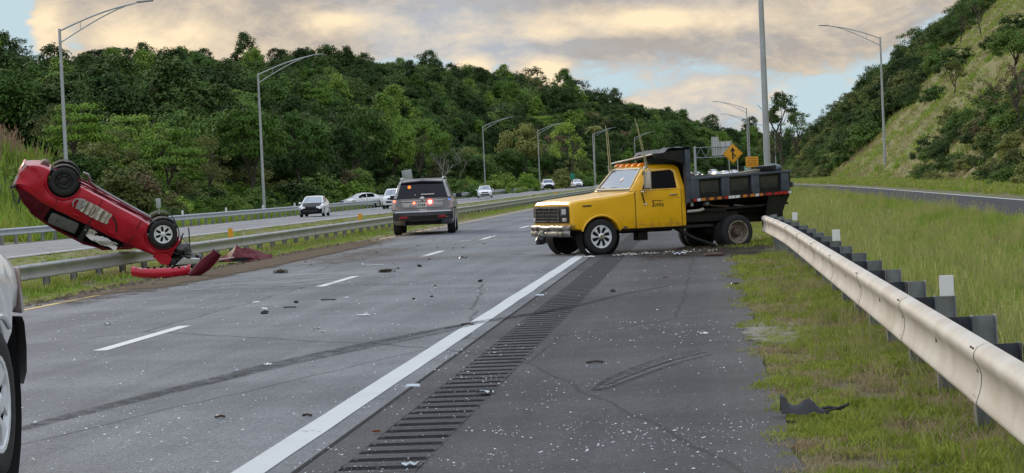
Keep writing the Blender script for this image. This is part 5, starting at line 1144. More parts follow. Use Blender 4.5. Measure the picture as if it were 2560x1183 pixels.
for sd in (1, -1):
    MB().lathe([(.60, -.5), (.60, -.02)], (0, sd * 1.0, .42), 'y', 24, sd).box((.70, sd * .72, .66), (.5, .4, .34)).build('wheel_well', M_dark, wp)
    MB().hexa([(.985, sd * .62, .90), (.62, sd * 1.003, .86), (.60, sd * 1.0, 1.12), (.93, sd * .62, 1.16), (1.0, sd * .62, .90), (.78, sd * .985, .86), (.74, sd * .98, 1.12), (.95, sd * .66, 1.16)]).build('headlight', mat('amber tinged headlamp', (.40, .33, .29), .12, .3, var=.4, scale=12, objspace=True), wp, bevel=.02)
    MB().tube([(.44 * math.cos(a) * 1.1, sd * 1.0, .415 + .47 * math.sin(a)) for a in np.linspace(1.0, 3.0, 10)], .018, 6).build('arch_lip', P_white, wp, smooth=60)
    MB().box((.55, sd * .80, .40), (.03, .3, .34), (0, .2, 0)).build('mud_flap', M_trim, wp, bevel=.008)
bp = [(1.0, .84), (1.06, .80), (1.09, .66), (1.06, .52), (.95, .46)]
MB().grid([[(x - .70 * max(0, abs(y) - .66) ** 1.4 * 2, y, z) for x, z in bp] for y in np.linspace(-.985, .985, 25)]).build('front_bumper', mat('satin grey bumper', (.20, .195, .195), .45, .3, var=.1, scale=5, objspace=True), wp, smooth=50)
MB().box((.86, 0, .44), (.16, 1.8, .12)).build('air_dam', M_trim, wp, bevel=.03); MB().box((.975, 0, .98), (.06, 1.15, .24)).build('grille', M_trim, wp, bevel=.02)
wp.location = (-4.757, 10.4, .08); wp.rotation_euler = (0, 0, R(98))

# ------------------------------------------------------------------ yellow dump truck across the shoulder
tk = thing('dump_truck', 'yellow dump truck with black bed standing across the road shoulder against the guardrail', 'dump truck')
s = dict(xf=0, xr=-9, front=.74, rear=-2.15, W=.99, r=.40, mats=dict(body=P_yel, cabin=P_yel, hood=P_yel), boxy=True, crease=15, split=False, ws_mat=GLW, nowheel=[('front', 1), ('front', -1), ('rear', 1), ('rear', -1)],
    zb=[(.74, .62), (.5, .56), (-.5, .53), (-2.15, .53)], zs=[(.74, 1.14), (.705, 1.195), (.5, 1.235), (-.6, 1.33), (-.86, 1.39), (-2.15, 1.395)], zt=[(.74, 1.155), (.69, 1.215), (.4, 1.275), (-.6, 1.375), (-.84, 1.40), (-2.15, 1.40)],
    w=[(.74, .965), (.68, .985), (.5, 1), (-2.0, 1), (-2.15, .985)], hood=(-.72, .72),
    gh=dict(prof=[(-.80, 1.40), (-1.20, 1.90), (-1.34, 1.955), (-1.7, 1.975), (-2.0, 1.96), (-2.10, 1.90), (-2.16, 1.40)], belt=[(-.7, 1.385), (-2.2, 1.385)], wb=.955, wr=.76, side=[(-2.00, -1.16)], ws=(-1.19, -.83), rw=(-2.15, -2.11)))
car(tk, s)
for o in [c for c in tk.children if c.name.startswith('underbody')]: bpy.data.objects.remove(o)
ysd = lambda z: .965 + (.76 - .955) * max(0, z - 1.385) / .59     # how the cab side leans in above the belt
def S(x, z, d=.0): return (x, (.99 if z < 1.38 else ysd(z)) + d, z)
for sd in (1,):
    door = MB().plate([S(-.88, .545), S(-.88, 1.372), S(-2.03, 1.378), S(-2.03, .545)], (0, .016, 0)).build('door', P_yel, tk, bevel=.012, smooth=30)
    MB().frame([S(-.865, .532, .001), S(-.865, 1.376, .001), S(-2.045, 1.379, .001), S(-2.045, .532, .001)], [S(-.885, .552, .001), S(-.885, 1.36, .001), S(-2.025, 1.364, .001), S(-2.025, .552, .001)], (0, .004, 0)).build('door_gap', M_trim, tk, smooth=0)
    MB().plate([S(-.90, .63, .016), S(-.90, .645, .016), S(-2.02, .645, .016), S(-2.02, .63, .016)], (0, .004, 0)).plate([S(-.90, 1.19, .016), S(-.90, 1.205, .016), S(-2.02, 1.205, .016), S(-2.02, 1.19, .016)], (0, .004, 0)).build('door_crease', P_yel, door, bevel=.003)
    fo = [S(-.965, 1.385, .006), S(-1.25, 1.865, .006), S(-1.95, 1.88, .006), S(-2.02, 1.80, .006), S(-2.03, 1.385, .006)]
    fi = [S(-1.06, 1.405, .006), S(-1.28, 1.80, .006), S(-1.86, 1.825, .006), S(-1.935, 1.76, .006), S(-1.945, 1.405, .006)]
    MB().frame(fo, fi, (0, .02, 0)).build('window_frame', P_yel, door, bevel=.006)
    MB().plate([(x, y + .004, z) for x, y, z in fi], (0, .004, 0)).build('dark_window_pane', GL, door, smooth=0)  # near-black pane stands in for the dark inside of the open window
    MB().plate([S(-1.185, 1.405, .016), S(-1.215, 1.405, .016), S(-1.32, 1.80, .016), S(-1.295, 1.80, .016)], (0, .012, 0)).build('vent_bar', M_trim, door, smooth=0)
    MB().box((-1.83, 1.025, 1.265), (.19, .03, .032)).build('handle', M_chrome, door, bevel=.012)
    MB().cyl((-1.95, 1.005, 1.20), (-1.95, 1.016, 1.20), .014, None, 8).build('lock', M_chrome, door)
# lettering on the door
cu = bpy.data.curves.new('word', 'FONT'); cu.body = 'onka'; cu.size = .17; cu.extrude = .002; cu.resolution_u = 3
wo = bpy.data.objects.new('word', cu); COL.objects.link(wo); dg = bpy.context.evaluated_depsgraph_get(); me = bpy.data.meshes.new_from_object(wo.evaluated_get(dg)); bpy.data.objects.remove(wo)
lm = mat('dark brown lettering', (.05, .035, .008), .6); me.materials.clear(); me.materials.append(lm)
wo = bpy.data.objects.new('lettering', me); COL.objects.link(wo); wo.parent = door; wo.matrix_basis = Matrix(((-1, 0, 0, -1.335), (0, 0, 1, 1.009), (0, 1, 0, 1.01), (0, 0, 0, 1)))
wo.scale = (.74, 1, 1)
MB().box((-1.315, 1.0085, 1.075), (.022, .004, .13)).box((-1.285, 1.0085, 1.012), (.03, .004, .01)).box((-1.33, 1.0085, 1.012), (.03, .004, .01)).box((-1.42, 1.0085, 1.145), (.26, .004, .014)).box((-1.298, 1.0085, 1.13), (.01, .004, .03)).box((-1.545, 1.0085, 1.13), (.01, .004, .03)).build('letter', lm, door, smooth=0)
# front
MB().box((.748, 0, .925), (.05, 1.86, .37)).build('grille_panel', M_trim, tk, bevel=.012)
gf = lambda y0, y1, z0, z1, x=.776: [(x, y0, z0), (x, y1, z0), (x, y1, z1), (x, y0, z1)]
gr = MB().frame(gf(-.80, .47, .765, 1.085), gf(-.775, .445, .785, 1.065), (.02, 0, 0)).build('grille', M_dchrome, tk, bevel=.004)
for z in (.845, .925, 1.005): MB().box((.782, -.165, z), (.012, 1.21, .014)).build('grille_bar', M_dchrome, gr, smooth=0)
for y in np.linspace(-.62, .29, 7): MB().box((.779, y, .925), (.008, .012, .27)).build('grille_bar', M_trim, gr, smooth=0)
for y in (.70,):
    MB().frame(gf(.55, .88, .90, 1.085), gf(.60, .86, .925, 1.06), (.012, 0, 0)).build('headlight_bezel', M_trim, tk, bevel=.003)
    MB().box((.782, .74, .993), (.02, .22, .125)).build('headlight', M_hl, tk, bevel=.02); MB().box((.78, .75, .815), (.016, .20, .075)).build('parking_lamp', mat('milky lamp', (.55, .50, .45), .25), tk, bevel=.015)
MB().lathe([(.001, .035), (.04, .03), (.055, .01), (.055, 0)], (.775, -.86, .80), 'x', 14).build('parking_lamp', M_hl, tk)
MB().box((.752, -.86, .98), (.04, .12, .15)).build('headlight', M_dark, tk, bevel=.02)
for y, w in ((-.45, .28), (.1, .2), (-.1, .1)): MB().box((.748, y, .665), (.014, w, .045)).build('valance_slot', M_trim, tk, bevel=.008)
nb = np.random.default_rng(4); prof = [(.74, .675), (.87, .685), (.895, .66), (.90, .60), (.885, .575), (.885, .55), (.90, .53), (.895, .46), (.86, .435), (.76, .43)]
rows = []
for y in np.linspace(-1.02, 1.02, 27):
    c = .10 * max(0, (abs(y) - .82)) / .2; j = nb.normal(0, .008, 2); dent = -.05 * math.exp(-((y + .35) / .22) ** 2)
    rows.append([(x - c - (dent * -1 if z < .56 else 0) * (x > .8) + j[0] * (x > .8), y, z + j[1] * .6) for x, z in prof])
MB().grid(rows).build('front_bumper', M_dchrome, tk, smooth=45)
MB().grid([[(.915 - .05 * abs(math.sin(i * 1.7 + j)), -.42 + .055 * i, .47 + .06 * j + .012 * math.sin(i * 2 + j)) for j in range(4)] for i in range(6)]).build('number_plate', mat('bent cream plate', (.50, .47, .40), .5, var=.4, scale=14, objspace=True), tk, smooth=0, fix=False)
MB().box((.66, -.1, .47), (.14, 1.5, .10)).build('front_valance', M_grease, tk, bevel=.02)
MB().plate([(.44, .995, 1.085), (.22, .995, 1.085), (.22, .995, 1.115), (.44, .995, 1.115)], (0, .008, 0)).build('side_badge', M_trim, tk, bevel=.003)
for sd in (1, -1):
    MB().tube([(.485 * math.cos(a), sd * .985, .40 + .475 * math.sin(a)) for a in np.linspace(.30, 2.88, 20)], .026, 8).build('fender_lip', P_yel, tk, smooth=60)
    for a, b in ((-.2, .35),): MB().lathe([(.47, -.35), (.47, .0)], (0, sd * .95, .40), 'y', 24, sd).build('wheel_well', M_dark, tk)
MB().plate([(-.55, .992, .55), (-.62, .992, .54), (-.66, .992, .585), (-.58, .992, .61)], (0, .003, 0)).build('rust_hole', M_rust, tk, smooth=0)
# roof lamps, wiper, sticker, antennas, mirror
for y, m_ in ((-.62, M_amber), (-.36, M_amber), (-.06, M_amber), (.24, M_amber), (.56, M_amber)):
    MB().hexa([(-1.20, y - .045, 1.945), (-1.36, y - .055, 1.965), (-1.36, y + .055, 1.965), (-1.20, y + .045, 1.945), (-1.25, y - .035, 2.0), (-1.34, y - .045, 2.01), (-1.34, y + .045, 2.01), (-1.25, y + .035, 2.0)]).build('roof_lamp', m_, tk, bevel=.01)
MB().tube([(-.82, .30, 1.425), (-.86, .12, 1.47), (-.84, -.22, 1.455)], .012, 5).build('wiper', M_trim, tk); MB().tube([(-.82, -.35, 1.425), (-.86, -.5, 1.47), (-.84, -.75, 1.455)], .012, 5).build('wiper', M_trim, tk)
MB().frame([(-.815, -.86, 1.415), (-.815, .86, 1.415), (-1.2, .69, 1.885), (-1.2, -.69, 1.885)], [(-.845, -.82, 1.445), (-.845, .82, 1.445), (-1.175, .66, 1.855), (-1.175, -.66, 1.855)], (.016, 0, .013)).build('lit_windshield_frame', mat('pale lit frame', (.45, .40, .28), .6), tk, smooth=0)  # pale frame: the lit look of the cab body is put into its colour
q = .46; xw = -.815 + (-.385) * q; zw = 1.415 + .47 * q + .02
MB().plate([(xw - .012, .20, zw), (xw + .045, .13, zw - .06), (xw - .02, .06, zw), (xw - .075, .13, zw + .06)], (.01, 0, .008)).build('sticker', mat('pinkish white sticker', (.75, .55, .50), .5), tk, smooth=0)
for b0, e0 in (((-1.28, .80, 1.90), (-1.02, .86, 3.02)), ((-1.15, -.80, 1.86), (-1.13, -.86, 2.92))):
    an = MB().cyl(b0, e0, .011, .007, 6).build('antenna', mat('yellowed fibreglass', (.45, .42, .22), .5), tk, smooth=60)
    d = .045; MB().cyl((b0[0] - d, b0[1], b0[2]), (e0[0] - d, e0[1], e0[2] - .12), .010, .007, 6).build('antenna', mat('yellowed fibreglass', (.45, .42, .22), .5), tk, smooth=60)
    MB().cyl((b0[0], b0[1], b0[2] - .05), (b0[0] + .02, b0[1], b0[2] + .12), .03, .022, 8).build('antenna_base', M_chrome, tk)
mr = MB().box((-1.10, 1.20, 1.62), (.05, .17, .38), (0, 0, .5)).build('mirror', mat('mirror back', (.55, .50, .40), .4, .2, var=.2, scale=10, objspace=True), tk, bevel=.02)
MB().tube([(-1.06, .97, 1.88), (-1.05, 1.13, 1.90), (-1.04, 1.16, 1.85), (-1.04, 1.16, 1.40), (-1.05, 1.12, 1.35), (-1.02, 1.0, 1.36)], .016, 6).build('mirror_bracket', M_chrome, mr)
MB().tube([(-1.14, .95, 1.90), (-1.16, 1.22, 1.86), (-1.16, 1.22, 1.38), (-1.12, 1.0, 1.33)], .013, 6).build('mirror_bracket', M_chrome, mr)
MB().tube([(-1.02, 1.05, 1.33), (-1.10, 1.01, 1.09)], .014, 6).build('mirror_strut', M_trim, mr); MB().box((-1.11, 1.02, 1.075), (.08, .03, .03)).build('strut_foot', M_swhite, mr, bevel=.008)
# wheels, chassis
for sd in (1, -1): wheel(tk, (0, sd * .865, .40), .40, .24, sd, 'turbine', n=8, nseg=40)
for sd in (1, -1):
    wheel(tk, (-3.42, sd * .98, .335), .40, .23, sd, 'dish', nseg=40); wheel(tk, (-3.42, sd * .70, .335), .40, .23, sd, 'steel', nseg=32)
    MB().box((-1.95, sd * .43, .62), (5.0, .09, .20), (0, .004, 0)).build('frame_rail', M_grease, tk, bevel=.01)
MB().cyl((-3.40, -.8, .375), (-3.40, .8, .375), .07, None, 10).lathe([(.001, -.16), (.13, -.12), (.16, 0), (.13, .12), (.001, .16)], (-3.40, 0, .38), 'y', 14).build('rear_axle', M_grease, tk)
MB().cyl((0, -.8, .36), (0, .8, .36), .05, None, 8).build('front_axle', M_grease, tk)
MB().box((.1, 0, .55), (.9, .7, .3)).build('engine_sump', M_grease, tk, bevel=.06); MB().box((-1.4, -.1, .50), (1.7, .5, .16)).build('gearbox', M_grease, tk, bevel=.05)
MB().box((-1.16, .62, .36), (.24, .26, .20)).build('hanging_box', M_grease, tk, bevel=.02); MB().tube([(-1.28, .66, .46), (-1.42, .70, .47), (-1.5, .62, .50), (-1.7, .6, .52)], .022, 6).build('exhaust_pipe', M_rust, tk)
MB().box((-1.7, .78, .515), (2.4, .22, .07)).build('cab_sill', M_grease, tk, bevel=.02); MB().box((-2.85, .72, .72), (1.5, .24, .24)).build('hydraulic_tank', M_grease, tk, bevel=.05)
MB().tube([(-1.95, .80, .50), (-2.4, .86, .24), (-2.92, .9, .05)], .042, 8).build('broken_driveshaft', M_grease, tk, smooth=60)
MB().tube([(-2.2, .95, .86), (-2.5, .97, .87), (-2.62, .95, .90)], .035, 6).build('hydraulic_ram', M_cream, tk); MB().lathe([(.001, -.05), (.06, -.04), (.07, 0), (.05, .05), (.001, .07)], (-2.72, .93, 1.02), 'x', 10).build('valve', M_galv, tk); MB().tube([(-2.62, .93, .98), (-2.72, .93, 1.02), (-2.9, .9, .96), (-3.3, .9, .93)], .025, 6).build('hydraulic_hose', M_rust, tk)
for x0_, z0_, L_, a_ in ((-3.05, .83, .5, .02), (-3.7, .93, .4, -.12), (-2.5, .80, .5, .0)): MB().box((x0_, .80, z0_), (L_, .03, .025), (0, a_, 0)).build('brake_line', M_galv, tk, smooth=0)
# bed
bz = lambda x, z: z - .085 + (-2.3 - x) * .030
def BB(x0, x1, y0, y1, z0, z1): return MB().hexa([(x0, y0, bz(x0, z0)), (x1, y0, bz(x1, z0)), (x1, y1, bz(x1, z0)), (x0, y1, bz(x0, z0)), (x0, y0, bz(x0, z1)), (x1, y0, bz(x1, z1)), (x1, y1, bz(x1, z1)), (x0, y1, bz(x0, z1))])
XF, XB = -2.26, -4.86
for sd in (1, -1):
    a, b = sorted((sd * .97, sd * 1.02)); sp = BB(XB, XF, a, b, 1.22, 1.66).build('bed_side', M_bed, tk, smooth=0)
    a, b = sorted((sd * .985, sd * 1.10)); BB(XB - .03, XF + .02, a, b, 1.655, 1.705).build('top_rail', M_slate, sp, bevel=.008)
    BB(XB - .03, XF + .02, a, b, 1.155, 1.235).build('lower_rail', M_bed, sp, bevel=.008)
    for xc in (-2.36, -3.15, -3.93, -4.72): a, b = sorted((sd * 1.015, sd * 1.085)); BB(xc - .105, xc + .105, a, b, 1.236, 1.654).build('side_post', M_slate, sp, bevel=.006)
    for xc in (-2.755, -3.54, -4.325): a, b = sorted((sd * 1.018, sd * 1.028)); BB(xc - .235, xc + .235, a, b, 1.34, 1.60).build('sheen_panel', mat('polished black sheen panel', (.028, .030, .032), .22, .1, scale=6, color2=(.05, .055, .058), objspace=True, coat=.4), sp, bevel=.004)  # lighter plate in each bay paints in the reflection on the gloss black
    MB().hexa([(XB, sd * .60, bz(XB, .86)), (XF, sd * .60, bz(XF, .86)), (XF, sd * .985, bz(XF, 1.16)), (XB, sd * .985, bz(XB, 1.16)), (XB, sd * .55, bz(XB, .92)), (XF, sd * .55, bz(XF, .92)), (XF, sd * .96, bz(XF, 1.2)), (XB, sd * .96, bz(XB, 1.2))]).build('bed_skirt', M_bed, tk, smooth=0)
    BB(XB + .3, XF - .1, min(sd * .5, sd * .62), max(sd * .5, sd * .62), .80, .90).build('bed_runner', M_grease, tk, bevel=.01)
cols = {'r': (.45, .02, .02), 'w': (.75, .76, .76), 'o': (.60, .20, .03), 'd': (.10, .03, .03)}
seq = 'rwodododrwwdodowodrdrrrw'; ws = [.09, .10, .11, .07, .12, .07, .10, .07, .09, .16, .12, .06, .11, .06, .12, .10, .10, .06, .14, .05, .12, .10, .12, .09]; x = XF - .02; k_ = (XF - XB) / sum(ws)
for ch, w in zip(seq, ws):
    w *= k_; MB().hexa([(x - w + .008, 1.098, bz(x - w, 1.165)), (x - .008, 1.098, bz(x, 1.165)), (x - .008, 1.106, bz(x, 1.165)), (x - w + .008, 1.106, bz(x - w, 1.165)), (x - w + .008, 1.098, bz(x - w, 1.226)), (x - .008, 1.098, bz(x, 1.226)), (x - .008, 1.106, bz(x, 1.226)), (x - w + .008, 1.106, bz(x - w, 1.226))]).build('reflective_strip', mat('reflective strip ' + {'r': 'red', 'w': 'white', 'o': 'orange', 'd': 'dull red'}[ch], cols[ch], .4, var=.15, scale=12), tk, smooth=0); x -= w
BB(XF - .03, XF + .02, 1.03, 1.09, 1.06, 1.14).build('rail_reflector', M_galv, tk, smooth=0)
BB(XB, XF, -.95, .95, .92, .97).build('bed_floor', M_bed, tk, smooth=0)
hb = MB().box((XF + .05, 0, 1.62), (.08, 2.06, 1.02)).build('headboard', M_bed, tk, smooth=0); MB().box((XF + .055, 1.02, 1.66), (.13, .12, 1.2)).build('corner_post', M_slate, hb, bevel=.01); MB().box((XF - .10, 1.03, 1.45), (.2, .05, .42)).build('gusset', M_slate, hb, bevel=.008)
tg = MB().grid([[(x, y, bz(x, z)) for x, z in ((-4.885, 1.69), (-4.90, 1.40), (-4.89, 1.22), (-4.82, 1.06), (-4.72, .90), (-4.655, .74), (-4.66, .56))] for y in np.linspace(-1.03, 1.03, 9)]).build('tailgate', M_bed, tk, smooth=60, fix=False)
for sd in (1, -1): MB().plate([(-4.87, sd * 1.02, bz(-4.87, 1.16)), (-4.30, sd * 1.0, bz(-4.3, 1.16)), (-4.20, sd * .98, bz(-4.3, .62)), (-4.665, sd * .98, bz(-4.64, .55)), (-4.655, sd * .98, bz(-4.64, .74)), (-4.72, sd * .99, bz(-4.72, .90)), (-4.82, sd * 1.0, bz(-4.82, 1.06))], (0, sd * .02, 0)).build('tail_wing', M_bed, tk, smooth=0)
MB().box((-4.93, 1.02, 1.36), (.05, .10, .12)).build('tail_hinge', M_slate, tk, bevel=.01); MB().box((-4.68, 1.04, 1.14), (.07, .05, .10)).build('latch', M_grease, tk, bevel=.01)
cn = MB().hexa([(-2.28, -1.02, 2.12), (-2.28, 1.02, 2.24), (-1.34, 1.02, 2.165), (-1.34, -1.02, 2.01), (-2.28, -1.02, 2.15), (-2.28, 1.02, 2.27), (-1.34, 1.02, 2.19), (-1.34, -1.02, 2.035)]).build('cab_protector', M_bed, tk, bevel=.008)
MB().tube([(-1.33, -1.02, 2.03), (-1.33, 1.03, 2.185)], .022, 6).build('front_edge', M_galv, cn)
MB().plate([(-2.28, 1.0, 1.9), (-2.28, 1.0, 2.25), (-1.36, 1.0, 2.175), (-1.40, 1.0, 2.12), (-1.9, 1.0, 2.02)], (0, .03, 0)).build('side_web', M_bed, cn, smooth=0)
rg = np.random.default_rng(3); rows = []
for i, x in enumerate(np.linspace(-2.34, -1.62, 9)):
    rows.append([(x + rg.normal(0, .012), y, 2.265 + (.06 * math.sin(math.pi * i / 8) ** .5 if 0 < i < 8 else -.03) + rg.normal(0, .012) + .03 * (y - .4) - .055 * (x + 2.3)) for y in np.linspace(-.5, 1.06, 12)])
MB().grid(rows).build('rolled_tarp', mat('slate tarpaulin', (.055, .065, .085), .7, var=.3, scale=8, objspace=True, bump=.3), tk, smooth=50)
pf = on(1500, 637, 0); RZ = R(209)
ax = Vector((math.cos(RZ), math.sin(RZ), 0)); ay = Vector((-math.sin(RZ), math.cos(RZ), 0))
TS_ = .925; o_ = pf - ay * .87 * TS_; tk.location = (o_.x, o_.y + .02, .0); tk.rotation_euler = (0, 0, RZ); tk.scale = (TS_,) * 3
TKM = Matrix.Translation(tk.location) @ Euler((0, 0, RZ)).to_matrix().to_4x4() @ Matrix.Scale(TS_, 4)
# what lies in the bed
def inbed(n, lab, cat, p, rz=0): t = thing(n, lab, cat, TKM @ Vector(p), RZ + rz); return t
t = inbed('bundle', 'black tied bundle perched on the tail corner of the truck bed', 'bundle', (-4.66, .70, 1.68)); rg = np.random.default_rng(8)
MB().lathe([(.001, 0), (.16, .0), (.19, .05), (.17, .11), (.10, .15), (.05, .17), (.001, .17)], (0, 0, 0), 'z', 10).build('sack', M_slate, t, smooth=50); MB().box((.22, .05, .07), (.30, .34, .13), (0, .05, .3)).build('case', M_bed, t, bevel=.03)
t = inbed('plank', 'worn grey plank sticking up from the truck bed beside the black bundle', 'plank', (-4.05, .70, 1.66)); MB().box((0, 0, .04), (.60, .16, .05), (0, .12, .1)).build('board', mat('weathered wood', (.26, .22, .17), .85, var=.3, scale=6, objspace=True), t, smooth=0); MB().box((.55, .05, -.02), (.9, .05, .05), (0, .02, -.05)).build('batten', mat('weathered wood', (.26, .22, .17), .85), t, smooth=0)

# ------------------------------------------------------------------ red car overturned on the median rail
rc = thing('overturned_car', 'wrecked red car lying upside down across the median guardrail', 'car')
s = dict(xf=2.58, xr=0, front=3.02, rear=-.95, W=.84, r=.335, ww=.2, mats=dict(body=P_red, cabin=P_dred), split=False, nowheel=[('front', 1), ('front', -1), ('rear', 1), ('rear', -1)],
    zb=[(3.1, .26), (-.6, .24), (-.95, .42)], zs=[(3.1, .80), (2.2, .93), (.2, 1.0), (-.7, 1.0), (-.95, .90)], zt=[(3.1, .82), (2.2, .97), (-.7, 1.04), (-.95, .92)],
    w=[(3.1, .90), (2.6, .97), (1.8, 1), (0, 1), (-.6, .96), (-.86, .86), (-.95, .74)], gh=dict(prof=[(2.15, .97), (1.55, 1.36), (1.1, 1.45), (.4, 1.46), (-.2, 1.40), (-.55, 1.26), (-.9, .98)], belt=[(2.2, .94), (-.9, .98)], wb=.78, wr=.60, side=[(1.02, 1.88), (.02, .92)], ws=(1.6, 2.1), rw=(-.86, -.5)))
car(rc, s)
for o in [c for c in rc.children if c.name.startswith('underbody')]: bpy.data.objects.remove(o)
wheel(rc, (0, .75, .335), .335, .2, 1, 'steel', nseg=36); wheel(rc, (0, -.75, .335), .335, .2, -1, 'steel', nseg=24); wheel(rc, (2.58, .77, .335), .335, .2, 1, 'spoke', n=7, nseg=36); wheel(rc, (2.60, -.72, .36), .335, .2, -1, 'spoke', n=7, nseg=24)
# underside
MB().grid([[(x, y, .235 + .012 * math.sin(x * 9) * (abs(y) < .6) + (.03 if abs(y) < .14 else 0)) for y in np.linspace(-.62, .62, 15)] for x in np.linspace(-.35, 2.15, 40)]).build('floor_pan', P_red, rc, smooth=40)
for y in (.42, -.42): MB().box((1.1, y, .215), (2.3, .09, .05)).build('chassis_rail', P_dred, rc, bevel=.012)
MB().tube([(2.2, .05, .19), (1.2, .05, .17), (.75, .12, .15), (.55, .28, .10), (.5, .34, .02), (.42, .40, -.04), (.30, .40, -.03)], .03, 8).build('exhaust_pipe', M_galv, rc, smooth=60)
MB().lathe([(.001, -.28), (.09, -.27), (.11, -.2), (.11, .2), (.09, .27), (.001, .28)], (-.55, .1, .24), 'y', 14).build('muffler', M_rust, rc); MB().box((0, 0, .30), (.16, 1.3, .09)).build('rear_axle', M_dark, rc, bevel=.03)
MB().box((2.35, 0, .28), (.3, 1.2, .1)).build('subframe', M_dark, rc, bevel=.02)
for sd in (1, -1): MB().lathe([(.385, -.42), (.385, 0), (.36, .0)], (0, sd * .80, .335), 'y', 24, sd).build('wheel_well', M_dark, rc)
for sd in (1, -1): MB().lathe([(.385, -.42), (.385, 0), (.36, .0)], (2.58, sd * .80, .335), 'y', 24, sd).build('wheel_well', M_dark, rc)
# ribbed heat shield torn loose and hanging over the door
M_sh = mat('ribbed aluminium shield', (.60, .57, .50), .5, .15, scale=9, color2=(.34, .29, .22), objspace=True, bump=.3); rows = []
hs = MB().grid([[(.52 + .80 * i / 24 + .012 * math.sin(j * 2), .868 + .022 * math.sin(i * 1.55) + .03 * (j % 2) * 0, .485 + .26 * j / 5 - .02 * math.sin(i / 24 * 3.1) * (1 if j < 3 else -1)) for j in range(6)] for i in range(25)]).build('heat_shield', M_sh, rc, smooth=30, fix=False)
for x in (.72, .92, 1.12): MB().box((x, .895, .615), (.022, .012, .25)).build('rib', mat('dark shield band', (.12, .09, .06), .6, .3), hs, bevel=.004)
MB().frame([(.50, .872, .50), (.62, .872, .46), (.66, .872, .60), (.60, .872, .74), (.50, .872, .70)], [(.54, .872, .53), (.60, .872, .51), (.62, .872, .60), (.58, .872, .70), (.54, .872, .67)], (0, .02, 0)).build('bracket', M_galv, hs, bevel=.004)
MB().tube([(.46, .87, .74), (.40, .89, .66), (.42, .89, .56), (.50, .87, .52)], .018, 6).build('bracket', M_galv, hs); MB().tube([(1.36, .87, .52), (1.46, .89, .58), (1.56, .88, .70), (1.60, .87, .80)], .02, 6).build('hose', M_dark, rc)
for xc_ in (0, 2.58): MB().tube([(xc_ + .405 * math.cos(a), .835, .335 + .405 * math.sin(a)) for a in np.linspace(-.1, 3.24, 18)], .024, 6).build('arch_lip', P_red, rc, smooth=60)
MB().tube([(-.62, .60, .98), (-.7, .62, 1.16), (-.66, .64, 1.30)], .03, 5).build('torn_trim', M_trim, rc); MB().tube([(-.90, .66, .95), (-.98, .70, 1.06), (-1.0, .72, 1.0)], .025, 5).build('torn_trim', M_trim, rc)
MB().box((.45, .60, 1.18), (.7, .3, .3), (.2, .1, 0)).build('seat', mat('grey seat cloth', (.10, .10, .095), .9, var=.3, scale=8, objspace=True), rc, bevel=.08)
# side doors: lines, window sill, airbag, broken glass in the side opening
for xs_ in ((1.98, .30, 1.98, .92), (.97, .28, .95, .95), (.05, .76, .12, .96)): MB().plate([(xs_[0] - .008, .838, xs_[1]), (xs_[0] + .008, .838, xs_[1]), (xs_[2] + .008, .828, xs_[3]), (xs_[2] - .008, .828, xs_[3])], (0, .006, 0)).build('door_gap', M_dark, rc, smooth=0)
MB().box((1.5, .85, .86), (.16, .035, .035)).build('door_handle', P_red, rc, bevel=.01); MB().box((.62, .85, .88), (.16, .035, .035)).build('door_handle', P_red, rc, bevel=.01)
rg = np.random.default_rng(12)
MB().grid([[(.95 + .85 * i / 9, .76 - .0 * j + .05 * math.sin(i * 1.1 + j), 1.03 + .24 * (j / 5) * (1 - .35 * abs(i / 4.5 - 1)) + .015 * rg.normal()) for j in range(6)] for i in range(10)]).build('airbag', mat('deflated airbag cloth', (.62, .60, .57), .9, var=.15, scale=6, objspace=True, bump=.3), rc, smooth=50, fix=False)
MB().tube([(-.78, .63, 1.0), (-.3, .66, 1.34), (.4, .625, 1.42), (1.1, .62, 1.41), (1.6, .68, 1.28), (2.1, .76, .98)], .028, 6).build('door_frame', P_dred, rc, smooth=60)
MB().box((.97, .735, 1.18), (.12, .04, .46), (.4, 0, 0)).build('door_pillar', M_trim, rc, bevel=.01)
MB().plate([(-.80, .66, .62), (-.94, .45, .62), (-.93, .45, .86), (-.80, .70, .90)], (-.02, .02, 0)).build('taillight', M_tail, rc, bevel=.01); MB().box((-.97, 0, .56), (.06, 1.2, .3)).build('rear_bumper', P_red, rc, bevel=.05)
MB().plate([(-.90, .72, .40), (-.96, .62, .40), (-.99, .58, .80), (-.96, .66, 1.0), (-.90, .70, .84)], (-.012, .012, 0)).build('torn_bumper_skin', mat('pale torn plastic', (.34, .22, .23), .6, var=.25, scale=8, objspace=True), rc, smooth=0)
MB().grid([[(-.52 - .40 * i / 5, .80 - .10 * (i / 5) ** 2 + .012 * math.sin(j * 2 + i), .42 - .05 * math.sin(i * .8) + .46 * j / 5) for j in range(6)] for i in range(6)]).build('quarter_panel', P_red, rc, smooth=50, fix=False)
